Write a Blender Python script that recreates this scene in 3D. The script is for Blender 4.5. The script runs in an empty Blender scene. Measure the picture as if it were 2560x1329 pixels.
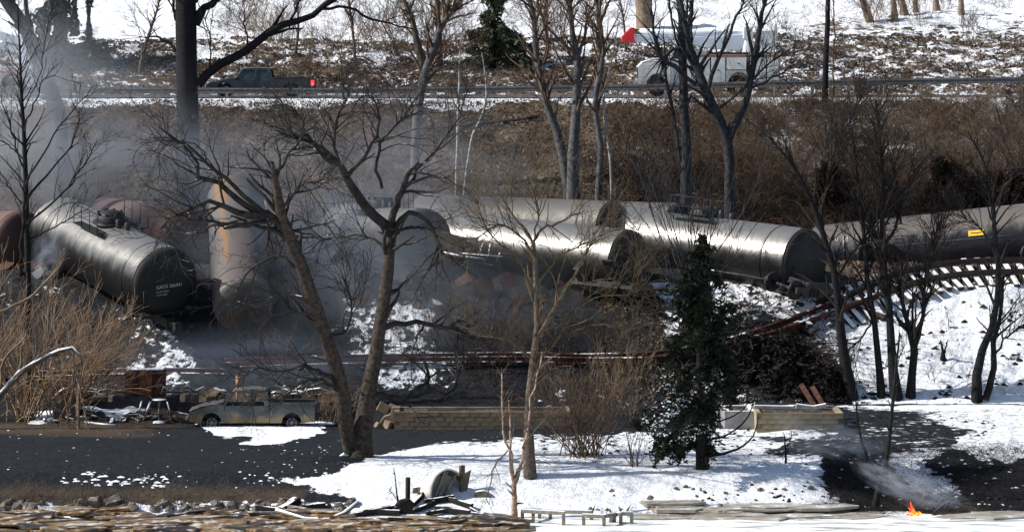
import bpy, math, random
import numpy as np
from mathutils import Vector, Matrix

RS = np.random.RandomState(7)
random.seed(7)
SC = bpy.context.scene
COL = SC.collection
# ------------------------------------------------------------------ camera
FPX, UC, VH, HC = 9000.0, 1280.0, 138.0, 16.0      # focal length in px of the 2560 wide picture
cam_d = bpy.data.cameras.new('camera')
cam = bpy.data.objects.new('camera', cam_d)
COL.objects.link(cam)
cam.location = (0, 0, HC)
cam.rotation_euler = (math.radians(90), 0, 0)
cam_d.sensor_width = 36
cam_d.lens = 36 * FPX / 2560
cam_d.shift_y = -(664.5 - VH) / 2560
cam_d.clip_start = 5
cam_d.clip_end = 3000
SC.camera = cam
# ------------------------------------------------------------------ light
SUN = Vector((-0.80, -0.06, 0.60)).normalized()
w = bpy.data.worlds.new('World')
SC.world = w
w.use_nodes = True
nt = w.node_tree
nt.nodes.clear()
sky = nt.nodes.new('ShaderNodeTexSky')
sky.sky_type = 'NISHITA'
sky.sun_disc = False
sky.sun_elevation = math.asin(SUN.z)
sky.sun_rotation = math.atan2(SUN.x, SUN.y)
bg = nt.nodes.new('ShaderNodeBackground')
bg.inputs[1].default_value = 0.085
wo = nt.nodes.new('ShaderNodeOutputWorld')
nt.links.new(sky.outputs[0], bg.inputs[0])
nt.links.new(bg.outputs[0], wo.inputs[0])
sl = bpy.data.lights.new('sun', 'SUN')
sl.energy = 5.0
sl.angle = math.radians(0.5)
sl.color = (1.0, 0.95, 0.87)
so = bpy.data.objects.new('sun', sl)
so.rotation_euler = SUN.to_track_quat('Z', 'Y').to_euler()
so.location = (-60, 80, 80)
COL.objects.link(so)
SC.view_settings.view_transform = 'Standard'
SC.view_settings.look = 'None'
SC.view_settings.exposure = 0.5
SC.view_settings.gamma = 1
SC.view_settings.use_curve_mapping = False
SC.cycles.max_bounces = 5
SC.cycles.diffuse_bounces = 2
SC.cycles.glossy_bounces = 2
SC.cycles.transparent_max_bounces = 6
SC.cycles.volume_bounces = 0
SC.cycles.volume_step_rate = 4.0
SC.cycles.volume_max_steps = 64


# ------------------------------------------------------------------ maths
def P(u, v, Y):
    """world point seen at picture position u,v when it stands Y metres from the river bank viewpoint"""
    return Vector(((u - UC) / FPX * Y, Y, HC - (v - VH) / FPX * Y))


def hash2(ix, iy, s):
    h = (ix * 374761393 + iy * 668265263 + s * 974634777) & 0x7fffffff
    h = ((h ^ (h >> 13)) * 1274126177) & 0x7fffffff
    return ((h ^ (h >> 16)) & 0xffff) / 65535.0


def vnoise(x, y, s=0):
    x = np.asarray(x, float); y = np.asarray(y, float)
    ix = np.floor(x).astype(np.int64); iy = np.floor(y).astype(np.int64)
    fx = x - ix; fy = y - iy
    fx = fx * fx * (3 - 2 * fx); fy = fy * fy * (3 - 2 * fy)
    a = hash2(ix, iy, s); b = hash2(ix + 1, iy, s); c = hash2(ix, iy + 1, s); d = hash2(ix + 1, iy + 1, s)
    return (a * (1 - fx) + b * fx) * (1 - fy) + (c * (1 - fx) + d * fx) * fy


def fbm(x, y, s=0, o=4):
    t = 0; a = 1; n = 0
    for k in range(o):
        t = t + a * vnoise(x * 2 ** k, y * 2 ** k, s + k * 17); n += a; a *= 0.5
    return t / n


def sstep(a, b, x):
    t = np.clip((x - a) / (b - a), 0, 1)
    return t * t * (3 - 2 * t)


# terrain profile (metres) along Y, one column on the left / middle and one on the right
PY = [0, 118, 123.5, 125.2, 128.3, 132, 146, 152.5, 157, 161, 163.2, 170, 173.5, 186.0, 187.2, 196.5, 198, 205, 212, 229, 245, 300, 420, 600]
PZ = [-.6, -.6, -.3, 0.05, 1.15, 1.25, 1.15, 1.2, 3.6, 5.7, 6.35, 6.45, 7.4, 13.5, 13.75, 13.75, 14.3, 16.2, 17.2, 20.2, 23.5, 38, 75, 110]
PY2 = [0, 118, 124.5, 125.6, 127.5, 131.5, 135, 152.5, 157, 161, 163.2, 170, 173.5, 186.0, 187.2, 196.5, 198, 205, 212, 229, 245, 300, 420, 600]
PZ2 = [-.6, -.6, -.3, 0.1, .5, 1.5, 1.45, 1.25, 3.5, 5.65, 6.3, 6.45, 7.4, 13.5, 13.8, 13.75, 14.3, 16.2, 17.4, 20.2, 23.5, 38, 75, 110]


def Hs(x, y):
    x = np.asarray(x, float); y = np.asarray(y, float)
    a = np.interp(y, PY, PZ); b = np.interp(y, PY2, PZ2)
    t = sstep(9.5, 12.0, x)
    h = a * (1 - t) + b * t
    return h + np.where(y < 160, 0.0, 0.0)


def H(x, y):
    x = np.asarray(x, float); y = np.asarray(y, float)
    h = Hs(x, y)
    road = sstep(186.3, 187.2, y) * (1 - sstep(196.8, 197.6, y))
    under = 1 - sstep(119, 125, y)
    rough = sstep(152, 155, y)
    amp = (0.10 + 0.38 * rough) * (1 - road) * (1 - under)
    h = h + amp * (fbm(x * .45, y * .45, 3, 3) - .5)
    h = h + (0.05 + 0.16 * rough) * (1 - road) * (1 - under) * (fbm(x * 2.2, y * 2.2, 9, 3) - .5)
    # snowy rubble heap in front of the left foundation
    u = UC + x / y * FPX
    m = np.exp(-((u - 300) / 190.0) ** 4) * np.exp(-((y - 146.6) / .9) ** 2)
    h = h + m * (.35 + .35 * fbm(x * 1.8, y * 1.8, 31, 3))
    # gully at the right shore
    g = np.exp(-((x - (13.5 + (y - 126) * .3)) / 1.6) ** 2) * np.exp(-((y - 127.5) / 2.5) ** 2)
    h = h - .35 * g
    return h


def gz(x, y):
    return float(H(np.array([x]), np.array([y]))[0])


_YS = np.arange(119, 262, .05)


def on_ground(u, v, off=0.0):
    """Y at which the line of sight u,v meets the terrain (raised by off)"""
    x = (u - UC) / FPX * _YS; z = HC - (v - VH) / FPX * _YS
    h = H(x, _YS) + off
    k = np.argmax(z <= h)
    return float(_YS[k])


def G(u, v, off=0.0):
    Y = on_ground(u, v, off)
    return P(u, v, Y)


# ------------------------------------------------------------------ materials
def mat_new(name):
    m = bpy.data.materials.new(name)
    m.use_nodes = True
    n = m.node_tree
    b = n.nodes['Principled BSDF']
    return m, n, b


def N(n, t, **k):
    x = n.nodes.new(t)
    for a, b in k.items():
        setattr(x, a, b)
    return x


def noise(n, scale, detail=3, rough=.55, coord='Object', vec=None):
    t = N(n, 'ShaderNodeTexNoise')
    t.inputs['Scale'].default_value = scale
    t.inputs['Detail'].default_value = detail
    t.inputs['Roughness'].default_value = rough
    if vec is None:
        c = N(n, 'ShaderNodeTexCoord')
        n.links.new(c.outputs[coord], t.inputs['Vector'])
    else:
        n.links.new(vec, t.inputs['Vector'])
    return t


def ramp(n, src, stops, interp='LINEAR'):
    r = N(n, 'ShaderNodeValToRGB')
    r.color_ramp.interpolation = interp
    el = r.color_ramp.elements
    while len(el) > 1:
        el.remove(el[-1])
    el[0].position = stops[0][0]; el[0].color = (*stops[0][1], 1)
    for p, c in stops[1:]:
        e = el.new(p); e.color = (*c, 1)
    n.links.new(src, r.inputs[0])
    return r.outputs[0]


def mixc(n, f, a, b):
    m = N(n, 'ShaderNodeMix', data_type='RGBA')
    for s, v in ((0, f), (6, a), (7, b)):
        if hasattr(v, 'links') or hasattr(v, 'is_output'):
            n.links.new(v, m.inputs[s])
        elif s == 0:
            m.inputs[0].default_value = v
        else:
            m.inputs[s].default_value = (*v, 1)
    return m.outputs[2]


def math_(n, op, a, b=None, clamp=False):
    m = N(n, 'ShaderNodeMath', operation=op)
    m.use_clamp = clamp
    for i, v in enumerate((a, b)):
        if v is None: continue
        if isinstance(v, (int, float)): m.inputs[i].default_value = v
        else: n.links.new(v, m.inputs[i])
    return m.outputs[0]


def bump(n, b, h, dist=.02, strength=.6):
    k = N(n, 'ShaderNodeBump')
    k.inputs['Strength'].default_value = strength
    k.inputs['Distance'].default_value = dist
    n.links.new(h, k.inputs['Height'])
    n.links.new(k.outputs[0], b.inputs['Normal'])


def simple(name, c1, c2, scale=6, rough=.8, metal=0.0, bmp=0.0, detail=4, snow=0.0, coord='Object', lo=.35, hi=.65, rnd=0.0):
    """two tones mixed by noise; snow>0 lets snow lie on upward faces"""
    m, n, b = mat_new(name)
    t = noise(n, scale, detail, .6, coord)
    col = ramp(n, t.outputs[0], [(lo, c1), (hi, c2)])
    if snow > 0:
        g = N(n, 'ShaderNodeNewGeometry')
        sx = N(n, 'ShaderNodeSeparateXYZ')
        n.links.new(g.outputs['Normal'], sx.inputs[0])
        t2 = noise(n, 1.7, 4, .65, 'Object')
        a = math_(n, 'MULTIPLY', sx.outputs[2], snow)
        a = math_(n, 'ADD', a, math_(n, 'MULTIPLY', t2.outputs[0], 1.6))
        a = math_(n, 'SUBTRACT', a, 1.45)
        a = math_(n, 'MULTIPLY', a, 9.0, True)
        col = mixc(n, a, col, (.8, .82, .86))
    if rnd:
        oi = N(n, 'ShaderNodeObjectInfo')
        hs = N(n, 'ShaderNodeHueSaturation')
        n.links.new(math_(n, 'ADD', math_(n, 'MULTIPLY', oi.outputs['Random'], rnd), 1 - rnd / 2), hs.inputs['Value'])
        n.links.new(col, hs.inputs['Color']); col = hs.outputs[0]
    n.links.new(col, b.inputs['Base Color'])
    b.inputs['Roughness'].default_value = rough
    b.inputs['Metallic'].default_value = metal
    if rough > .7:
        b.inputs['Specular IOR Level'].default_value = .2
    if bmp:
        bump(n, b, t.outputs[0], bmp)
    return m


M = {}
M['bark_dark'] = simple('charred_bark', (.004, .004, .005), (.018, .017, .018), 8, .9, snow=0)
M['bark_grey'] = simple('grey_bark', (.04, .042, .047), (.11, .108, .112), 5, .9)
M['bark_slate'] = simple('slate_bark', (.014, .015, .018), (.045, .047, .053), 5, .9)
M['bark_brown'] = simple('brown_bark', (.05, .038, .03), (.14, .11, .085), 7, .9, bmp=.03)
M['bark_tan'] = simple('tan_bark', (.14, .1, .07), (.26, .2, .15), 5, .9)
M['bark_olive'] = simple('olive_bark', (.04, .03, .02), (.14, .11, .07), 6, .9)
M['bark_white'] = simple('pale_bark', (.12, .12, .12), (.42, .42, .42), 6, .9)
M['bark_birch'] = simple('birch_bark', (.13, .06, .035), (.42, .32, .25), 9, .8)
M['bark_old'] = simple('old_bark', (.02, .016, .014), (.075, .06, .05), 7, .9, bmp=.04, snow=.45)
M['twig_old'] = simple('old_twig', (.012, .011, .011), (.045, .04, .038), 4, .9, snow=.55)
M['twig_brown'] = simple('brown_twig', (.045, .028, .02), (.16, .108, .076), 3, .9)
M['twig_dark'] = simple('dark_twig', (.008, .007, .007), (.035, .028, .025), 3, .9)
M['twig_orange'] = simple('willow_twig', (.15, .08, .045), (.32, .235, .155), 1.2, .85)
M['twig_tan'] = simple('tan_twig', (.1, .07, .045), (.24, .18, .12), 2, .85)
M['snowy_wood'] = simple('snowy_wood', (.1, .08, .06), (.2, .16, .12), 5, .9, snow=1.9)
M['needle'] = simple('needles', (.005, .008, .005), (.022, .028, .016), 1.2, .8)
M['needle_red'] = simple('singed_needles', (.016, .009, .006), (.055, .034, .02), 1.0, .8)
M['needle_green'] = simple('pine_needles', (.05, .055, .035), (.11, .115, .075), 1.2, .8)
M['ivy'] = simple('ivy_leaves', (.015, .022, .018), (.05, .065, .05), 3, .6)
M['snow'] = simple('snow_cover', (.76, .79, .85), (.82, .84, .87), 3, .6, coord='Object')
M['asphalt'] = simple('asphalt', (.035, .037, .042), (.07, .072, .078), 3, .6)
M['galv'] = simple('galvanised_rail', (.07, .073, .078), (.15, .155, .165), 4, .6, .2)
M['post_wood'] = simple('weathered_post', (.16, .15, .14), (.3, .28, .26), 5, .85)
M['rust'] = simple('rusty_steel', (.06, .022, .014), (.2, .08, .045), 4, .75, .1, lo=.3, hi=.7)
M['rust_dark'] = simple('dark_rusty_steel', (.025, .012, .01), (.085, .035, .025), 4, .75, .1)
M['steel_dark'] = simple('sooty_steel', (.006, .006, .007), (.022, .022, .024), 5, .6, .3)
M['tie'] = simple('railway_sleeper', (.02, .015, .012), (.06, .045, .035), 5, .9, snow=1.15)
M['ballast'] = simple('ballast_stone', (.05, .035, .028), (.16, .12, .1), 8, .9)
M['block'] = simple('sooty_block', (.09, .07, .04), (.3, .25, .17), 1.0, .9, bmp=.01, rnd=.2)
M['block_tan'] = simple('tan_block', (.12, .09, .065), (.27, .21, .155), 1.1, .9, bmp=.01, rnd=.2)
M['mortar'] = simple('mortar', (.1, .075, .05), (.2, .155, .11), 8, .95)
M['concrete_dark'] = simple('burnt_concrete', (.022, .02, .026), (.05, .045, .05), 2, .9)
M['concrete'] = simple('pale_concrete', (.17, .17, .175), (.3, .3, .31), 2, .85, snow=1.0)
M['char'] = simple('charred_wood', (.004, .004, .004), (.022, .018, .016), 9, .85, bmp=.02, snow=.0)
M['char_snow'] = simple('snow_dusted_charred_wood', (.006, .005, .005), (.026, .022, .02), 9, .85, snow=.8)
M['scrap'] = simple('snowy_scrap', (.04, .03, .025), (.22, .18, .13), 5, .8, snow=1.5)
M['dock'] = simple('grey_dock_timber', (.13, .12, .1), (.27, .25, .21), 6, .85)
M['fibre'] = simple('fibreglass_shell', (.38, .37, .34), (.6, .59, .56), 2, .6, snow=.9)
M['fibre_in'] = simple('brown_inner_shell', (.09, .075, .06), (.17, .15, .125), 2.5, .8)
M['white_paint'] = simple('white_truck_paint', (.62, .64, .66), (.78, .79, .8), 1.5, .35)
M['white_dirty'] = simple('road_dirty_white_paint', (.55, .55, .52), (.82, .83, .83), 1.6, .45, detail=6)
M['boom'] = simple('fibreglass_boom', (.6, .66, .76), (.74, .78, .84), 1, .35)
M['red'] = simple('red_cover', (.7, .02, .03), (.85, .035, .04), 2, .5)
M['red_stripe'] = simple('red_stripe', (.3, .05, .04), (.5, .1, .08), 4, .5)
M['red_check'] = simple('red_reflector', (.6, .05, .06), (.75, .09, .1), 4, .4)
M['yellow'] = simple('yellow_placard', (.62, .36, .01), (.82, .55, .03), 9, .5)
M['black_paint'] = simple('black_lettering', (.01, .01, .01), (.02, .02, .02), 5, .6)
M['white_mark'] = simple('white_lettering', (.45, .46, .5), (.6, .6, .64), 5, .6)
M['rubber'] = simple('tyre_rubber', (.012, .012, .013), (.03, .03, .03), 6, .85)
M['rim'] = simple('wheel_rim', (.12, .12, .13), (.25, .25, .26), 6, .5, .6)
M['glass'] = simple('dark_window_glass', (.02, .03, .03), (.05, .07, .065), 1, .08)
M['glass_green'] = simple('pale_window_glass', (.2, .26, .24), (.38, .44, .41), 2, .1)
M['navy'] = simple('dark_blue_car_paint', (.018, .025, .042), (.05, .055, .07), 1.5, .3, .3)
M['grey_paint'] = simple('muddy_grey_car_paint', (.025, .026, .03), (.06, .06, .062), 1.5, .4, .2)
M['chrome'] = simple('chrome', (.5, .5, .5), (.7, .7, .7), 3, .15, .9)
M['barrel'] = simple('burnt_barrel', (.06, .03, .026), (.16, .1, .085), 4, .8)
M['pipe_rust'] = simple('orange_rusty_pipe', (.22, .1, .06), (.45, .26, .18), 5, .8)
M['rail_red'] = simple('rusty_rail', (.03, .012, .009), (.11, .036, .024), 3, .6, .2, snow=.72)
M['rail_dark'] = simple('dark_rail', (.012, .009, .008), (.05, .03, .024), 3, .5, .3)
M['rail_shine'] = simple('worn_rail_head', (.25, .22, .2), (.4, .36, .33), 3, .4, .6)
M['rock'] = simple('shore_rock', (.05, .045, .04), (.2, .18, .16), 4, .9, bmp=.03, snow=.5)
M['stone_grey'] = simple('broken_concrete_rubble', (.06, .052, .045), (.19, .165, .14), 3, .9, snow=.6)


def emis(name, col, s):
    m, n, b = mat_new(name)
    b.inputs['Base Color'].default_value = (*col, 1)
    b.inputs['Emission Color'].default_value = (*col, 1)
    b.inputs['Emission Strength'].default_value = s
    return m


M['tail'] = emis('lit_tail_lamp', (1, .03, .03), 3.0)
M['amber_off'] = simple('orange_lamp_lens', (.7, .12, .06), (.85, .2, .1), 5, .3)


def mat_ice():
    m, n, b = mat_new('river_ice')
    c = N(n, 'ShaderNodeTexCoord')
    mp = N(n, 'ShaderNodeMapping')
    mp.inputs['Scale'].default_value = (.5, 1.6, 1)
    n.links.new(c.outputs['Object'], mp.inputs[0])
    t = noise(n, .8, 6, .6, vec=mp.outputs[0])
    col = ramp(n, t.outputs[0], [(.36, (.3, .36, .38)), (.46, (.66, .68, .68)), (.52, (.8, .81, .8))])
    n.links.new(col, b.inputs['Base Color'])
    r = ramp(n, t.outputs[0], [(.4, (.2, .2, .2)), (.52, (.7, .7, .7))])
    n.links.new(r, b.inputs['Roughness'])
    bump(n, b, t.outputs[0], .05)
    return m


M['ice'] = mat_ice()


def mat_slab():
    m, n, b = mat_new('amber_river_ice')
    t = noise(n, 2.4, 6, .65, 'Object')
    oi = N(n, 'ShaderNodeObjectInfo')
    a = math_(n, 'ADD', math_(n, 'MULTIPLY', t.outputs[0], .8), math_(n, 'MULTIPLY', oi.outputs['Random'], .32))
    col = ramp(n, a, [(.42, (.015, .011, .008)), (.54, (.08, .045, .02)), (.62, (.23, .135, .05)), (.70, (.22, .165, .1)), (.82, (.27, .25, .22))])
    g = N(n, 'ShaderNodeNewGeometry')
    sx = N(n, 'ShaderNodeSeparateXYZ')
    n.links.new(g.outputs['Normal'], sx.inputs[0])
    t2 = noise(n, 2.6, 4, .6, 'Object')
    a = math_(n, 'ADD', math_(n, 'MULTIPLY', sx.outputs[2], .5), t2.outputs[0])
    a = math_(n, 'MULTIPLY', math_(n, 'SUBTRACT', a, 1.04), 8.0, True)
    col = mixc(n, a, col, (.6, .57, .52))
    n.links.new(col, b.inputs['Base Color'])
    b.inputs['Roughness'].default_value = .32
    bump(n, b, t.outputs[0], .05)
    return m


M['slab'] = mat_slab()
M['slab_pale'] = simple('pale_stranded_ice', (.2, .17, .13), (.46, .44, .4), 1.5, .4, snow=.5)


def mat_ground():
    m, n, b = mat_new('snowy_burnt_ground')
    c = N(n, 'ShaderNodeTexCoord')
    at = N(n, 'ShaderNodeAttribute', attribute_name='cover')     # r snow, g soot, b tan
    sp = N(n, 'ShaderNodeSeparateColor')
    n.links.new(at.outputs['Color'], sp.inputs[0])
    n1 = noise(n, 2.1, 5, .68, vec=c.outputs['Object'])
    n2 = noise(n, .55, 3, .6, vec=c.outputs['Object'])
    nn = math_(n, 'ADD', math_(n, 'MULTIPLY', n1.outputs[0], .75), math_(n, 'MULTIPLY', n2.outputs[0], .35))
    nn = math_(n, 'MULTIPLY', math_(n, 'SUBTRACT', nn, .55), 4.2)
    nn = math_(n, 'ADD', nn, .5)                                  # about 0..1
    s = math_(n, 'SUBTRACT', math_(n, 'MULTIPLY', sp.outputs[0], 2.2), .6)
    f = math_(n, 'MULTIPLY', math_(n, 'SUBTRACT', s, nn), 7.0)
    f = math_(n, 'ADD', f, .5, True)
    n3 = noise(n, 5.0, 5, .7, vec=c.outputs['Object'])
    lit = ramp(n, n3.outputs[0], [(.3, (.045, .033, .024)), (.48, (.1, .074, .053)), (.6, (.15, .115, .085)), (.74, (.23, .185, .14))])
    soot = ramp(n, n3.outputs[0], [(.3, (.003, .004, .0055)), (.55, (.011, .0145, .019)), (.75, (.03, .036, .044))])
    tan = ramp(n, n3.outputs[0], [(.3, (.07, .045, .028)), (.6, (.16, .11, .07))])
    n4 = noise(n, .35, 4, .65, vec=c.outputs['Object'])
    dk = ramp(n, n4.outputs[0], [(.42, (.35, .33, .33)), (.58, (1.15, 1.12, 1.08))])
    mm = N(n, 'ShaderNodeMix', data_type='RGBA', blend_type='MULTIPLY'); mm.inputs[0].default_value = 1
    n.links.new(lit, mm.inputs[6]); n.links.new(dk, mm.inputs[7]); lit = mm.outputs[2]
    g = mixc(n, sp.outputs[1], lit, soot)
    g = mixc(n, sp.outputs[2], g, tan)
    sn = ramp(n, n1.outputs[0], [(.3, (.7, .74, .82)), (.6, (.82, .84, .87))])
    col = mixc(n, f, g, sn)
    n.links.new(col, b.inputs['Base Color'])
    b.inputs['Roughness'].default_value = .85
    b.inputs['Specular IOR Level'].default_value = .15
    hh = math_(n, 'ADD', math_(n, 'MULTIPLY', f, .35), n3.outputs[0])
    bump(n, b, hh, .12, .8)
    return m


M['ground'] = mat_ground()


def mat_tank(name, base, hi, sunlit_ash, edge=(-.05, .45), rough=.4, metal=.3, red=None, rust=.4, streak=(1.0, .35, .35)):
    """dark steel; whatever faces up is painted lighter, ashy and as if sunlit"""
    m, n, b = mat_new(name)
    c = N(n, 'ShaderNodeTexCoord')
    mp = N(n, 'ShaderNodeMapping')
    mp.inputs['Scale'].default_value = streak
    n.links.new(c.outputs['Object'], mp.inputs[0])
    t = noise(n, 1.1, 6, .62, vec=mp.outputs[0])
    col = ramp(n, t.outputs[0], [(.3, base), (.7, hi)])
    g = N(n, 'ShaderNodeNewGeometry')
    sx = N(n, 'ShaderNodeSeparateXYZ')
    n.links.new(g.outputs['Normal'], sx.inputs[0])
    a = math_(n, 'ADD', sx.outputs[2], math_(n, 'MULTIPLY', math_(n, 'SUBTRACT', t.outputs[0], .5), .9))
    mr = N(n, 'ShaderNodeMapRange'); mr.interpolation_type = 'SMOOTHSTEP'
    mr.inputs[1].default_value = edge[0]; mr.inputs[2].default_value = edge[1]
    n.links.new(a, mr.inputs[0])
    col = mixc(n, mr.outputs[0], col, sunlit_ash)  # lit upper band painted into the base colour, lower half kept dark
    if red:
        t2 = noise(n, .9, 4, .6, vec=mp.outputs[0])
        f = ramp(n, t2.outputs[0], [(.6 - rust * .3, (0, 0, 0)), (.68 - rust * .3, (1, 1, 1))])
        col = mixc(n, f, col, red)
    n.links.new(col, b.inputs['Base Color'])
    b.inputs['Metallic'].default_value = metal
    t3 = noise(n, 3.0, 5, .6, vec=c.outputs['Object'])
    r = ramp(n, t3.outputs[0], [(.3, (rough - .05,) * 3), (.7, (rough + .1,) * 3)])
    n.links.new(r, b.inputs['Roughness'])
    bump(n, b, t.outputs[0], .03, .5)
    return m


M['tank'] = mat_tank('scorched_tank_steel_ash_and_painted_light', (.006, .006, .007), (.02, .02, .021), (.24, .235, .225), (.06, .66), .34, .55)
M['tank_head'] = mat_tank('black_tank_head_painted_shade', (.003, .003, .004), (.012, .012, .013), (.06, .06, .06), (.5, 1.2), .68, .0)  # shade on ends turned from the sun, painted in as black
M['tank_grey'] = mat_tank('dull_grey_tank_steel_ash_and_painted_light', (.010, .010, .011), (.03, .029, .028), (.11, .104, .098), (.05, .75), .55, .2)
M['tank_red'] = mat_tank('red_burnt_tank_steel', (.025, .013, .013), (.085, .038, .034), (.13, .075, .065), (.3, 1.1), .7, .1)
M['tank_black'] = mat_tank('black_tank_paint_dust_and_painted_light', (.005, .006, .010), (.014, .015, .02), (.125, .112, .10), (.25, .6), .28, .1)
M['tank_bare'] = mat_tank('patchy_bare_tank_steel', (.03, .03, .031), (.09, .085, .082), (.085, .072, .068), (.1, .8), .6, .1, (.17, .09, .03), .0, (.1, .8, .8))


def mat_burnt_car():
    m, n, b = mat_new('burnt_car_metal')
    c = N(n, 'ShaderNodeTexCoord')
    t = noise(n, 1.3, 6, .65, vec=c.outputs['Object'])
    col = ramp(n, t.outputs[0], [(.32, (.03, .035, .035)), (.5, (.065, .073, .074)), (.7, (.11, .12, .12))])
    sx = N(n, 'ShaderNodeSeparateXYZ')
    n.links.new(c.outputs['Object'], sx.inputs[0])
    t2 = noise(n, 2.2, 5, .7, vec=c.outputs['Object'])
    f = math_(n, 'SUBTRACT', t2.outputs[0], math_(n, 'MULTIPLY', sx.outputs[2], .75))
    f = math_(n, 'MULTIPLY', math_(n, 'SUBTRACT', f, .13), 7.0, True)
    rc = ramp(n, t.outputs[0], [(.35, (.11, .055, .02)), (.6, (.24, .19, .11))])
    col = mixc(n, f, col, rc)
    n.links.new(col, b.inputs['Base Color'])
    b.inputs['Roughness'].default_value = .6
    b.inputs['Metallic'].default_value = .25
    return m


M['burnt'] = mat_burnt_car()
M['burnt_snow'] = simple('burnt_metal_with_snow', (.05, .05, .047), (.14, .125, .11), 2, .6, .2, snow=.42)


# ------------------------------------------------------------------ mesh helpers
def link(o, parent=None):
    COL.objects.link(o)
    if parent is not None:
        o.parent = parent
    return o


def npmesh(name, V, F, mat, smooth=False):
    V = np.asarray(V, np.float32); F = np.asarray(F, np.int32)
    me = bpy.data.meshes.new(name)
    k = F.shape[1]
    me.vertices.add(len(V)); me.vertices.foreach_set('co', V.ravel())
    me.loops.add(F.size); me.loops.foreach_set('vertex_index', F.ravel())
    me.polygons.add(len(F))
    me.polygons.foreach_set('loop_start', np.arange(len(F), dtype=np.int32) * k)
    try:
        me.polygons.foreach_set('loop_total', np.full(len(F), k, np.int32))
    except Exception:
        pass
    if smooth:
        me.polygons.foreach_set('use_smooth', np.ones(len(F), bool))
    me.update(calc_edges=True)
    if mat: me.materials.append(mat)
    return me


def npobj(name, V, F, mat, parent=None, smooth=False, origin=None):
    V = np.asarray(V, float)
    if origin is not None:
        V = V - np.array(origin)
    o = bpy.data.objects.new(name, npmesh(name, V, F, mat, smooth))
    if origin is not None and parent is None:
        o.location = origin
    return link(o, parent)


def tag(o, label=None, cat=None, group=None, kind=None):
    if label: o['label'] = label
    if cat: o['category'] = cat
    if group: o['group'] = group
    if kind: o['kind'] = kind
    return o


def thing(name, label, cat, loc=(0, 0, 0), rotz=0, group=None):
    o = bpy.data.objects.new(name, None)
    o.empty_display_size = .2
    COL.objects.link(o)
    o.location = loc
    o.rotation_euler = (0, 0, rotz)
    return tag(o, label, cat, group)


class MB:
    def __init__(s):
        s.v = []; s.f = []; s.sm = []

    def add(s, V, F, smooth=False):
        b = len(s.v)
        s.v += [tuple(map(float, p)) for p in V]
        s.f += [tuple(int(i) + b for i in f) for f in F]
        s.sm += [smooth] * len(F)
        return s

    def box(s, c, d, R=None):
        x, y, z = d[0] / 2, d[1] / 2, d[2] / 2
        V = [Vector((a * x, b * y, e * z)) for a in (-1, 1) for b in (-1, 1) for e in (-1, 1)]
        if R is not None: V = [R @ p for p in V]
        V = [p + Vector(c) for p in V]
        return s.add(V, [(0, 1, 3, 2), (4, 6, 7, 5), (0, 4, 5, 1), (2, 3, 7, 6), (0, 2, 6, 4), (1, 5, 7, 3)])

    def bar(s, a, b, w_, h_=None, up=(0, 0, 1)):
        a = Vector(a); b = Vector(b); d = b - a; L = d.length
        x = d.normalized(); u = Vector(up)
        if abs(x.dot(u)) > .95: u = Vector((0, 1, 0))
        y = u.cross(x).normalized(); z = x.cross(y)
        R = Matrix((x, y, z)).transposed()
        return s.box((a + b) / 2, (L, w_, h_ or w_), R)

    def tube(s, pts, r, k=8, smooth=True):
        pts = np.array([[list(p) for p in pts]], float)
        if np.isscalar(r): r = np.full(pts.shape[1], r)
        V, F = tubes(pts, np.array([r], float), k)
        s.add(V, F, smooth)
        n = pts.shape[1]
        b = len(s.v) - len(V)
        s.f.append(tuple(b + i for i in range(k))[::-1]); s.f.append(tuple(b + (n - 1) * k + i for i in range(k)))
        s.sm += [False, False]
        return s

    def prism(s, pts, y0, y1):
        """polygon in x,z pushed from y0 to y1"""
        n = len(pts)
        V = [(x, y0, z) for x, z in pts] + [(x, y1, z) for x, z in pts]
        F = [tuple(range(n)), tuple(range(2 * n - 1, n - 1, -1))]
        F += [(i, i + n, (i + 1) % n + n, (i + 1) % n) for i in range(n)]
        return s.add(V, F)

    def lathe(s, prof, k=32, ax='x', smooth=True, c=(0, 0, 0)):
        """prof: (axial, radius)"""
        n = len(prof); V = []
        for a, r in prof:
            for i in range(k):
                t = 2 * math.pi * i / k
                p = (a, r * math.cos(t), r * math.sin(t))
                if ax == 'z': p = (p[1], p[2], p[0])
                if ax == 'y': p = (p[2], p[0], p[1])
                V.append((p[0] + c[0], p[1] + c[1], p[2] + c[2]))
        F = [(j * k + i, j * k + (i + 1) % k, (j + 1) * k + (i + 1) % k, (j + 1) * k + i) for j in range(n - 1) for i in range(k)]
        return s.add(V, F, smooth)

    def mesh(s, name, mat):
        me = bpy.data.meshes.new(name)
        me.from_pydata(s.v, [], s.f)
        me.polygons.foreach_set('use_smooth', s.sm)
        me.update()
        if mat: me.materials.append(mat)
        return me

    def build(s, name, mat, parent=None, bevel=0):
        o = bpy.data.objects.new(name, s.mesh(name, mat))
        if bevel:
            bv = o.modifiers.new('bevel', 'BEVEL'); bv.width = bevel; bv.segments = 2
        return link(o, parent)


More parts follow.
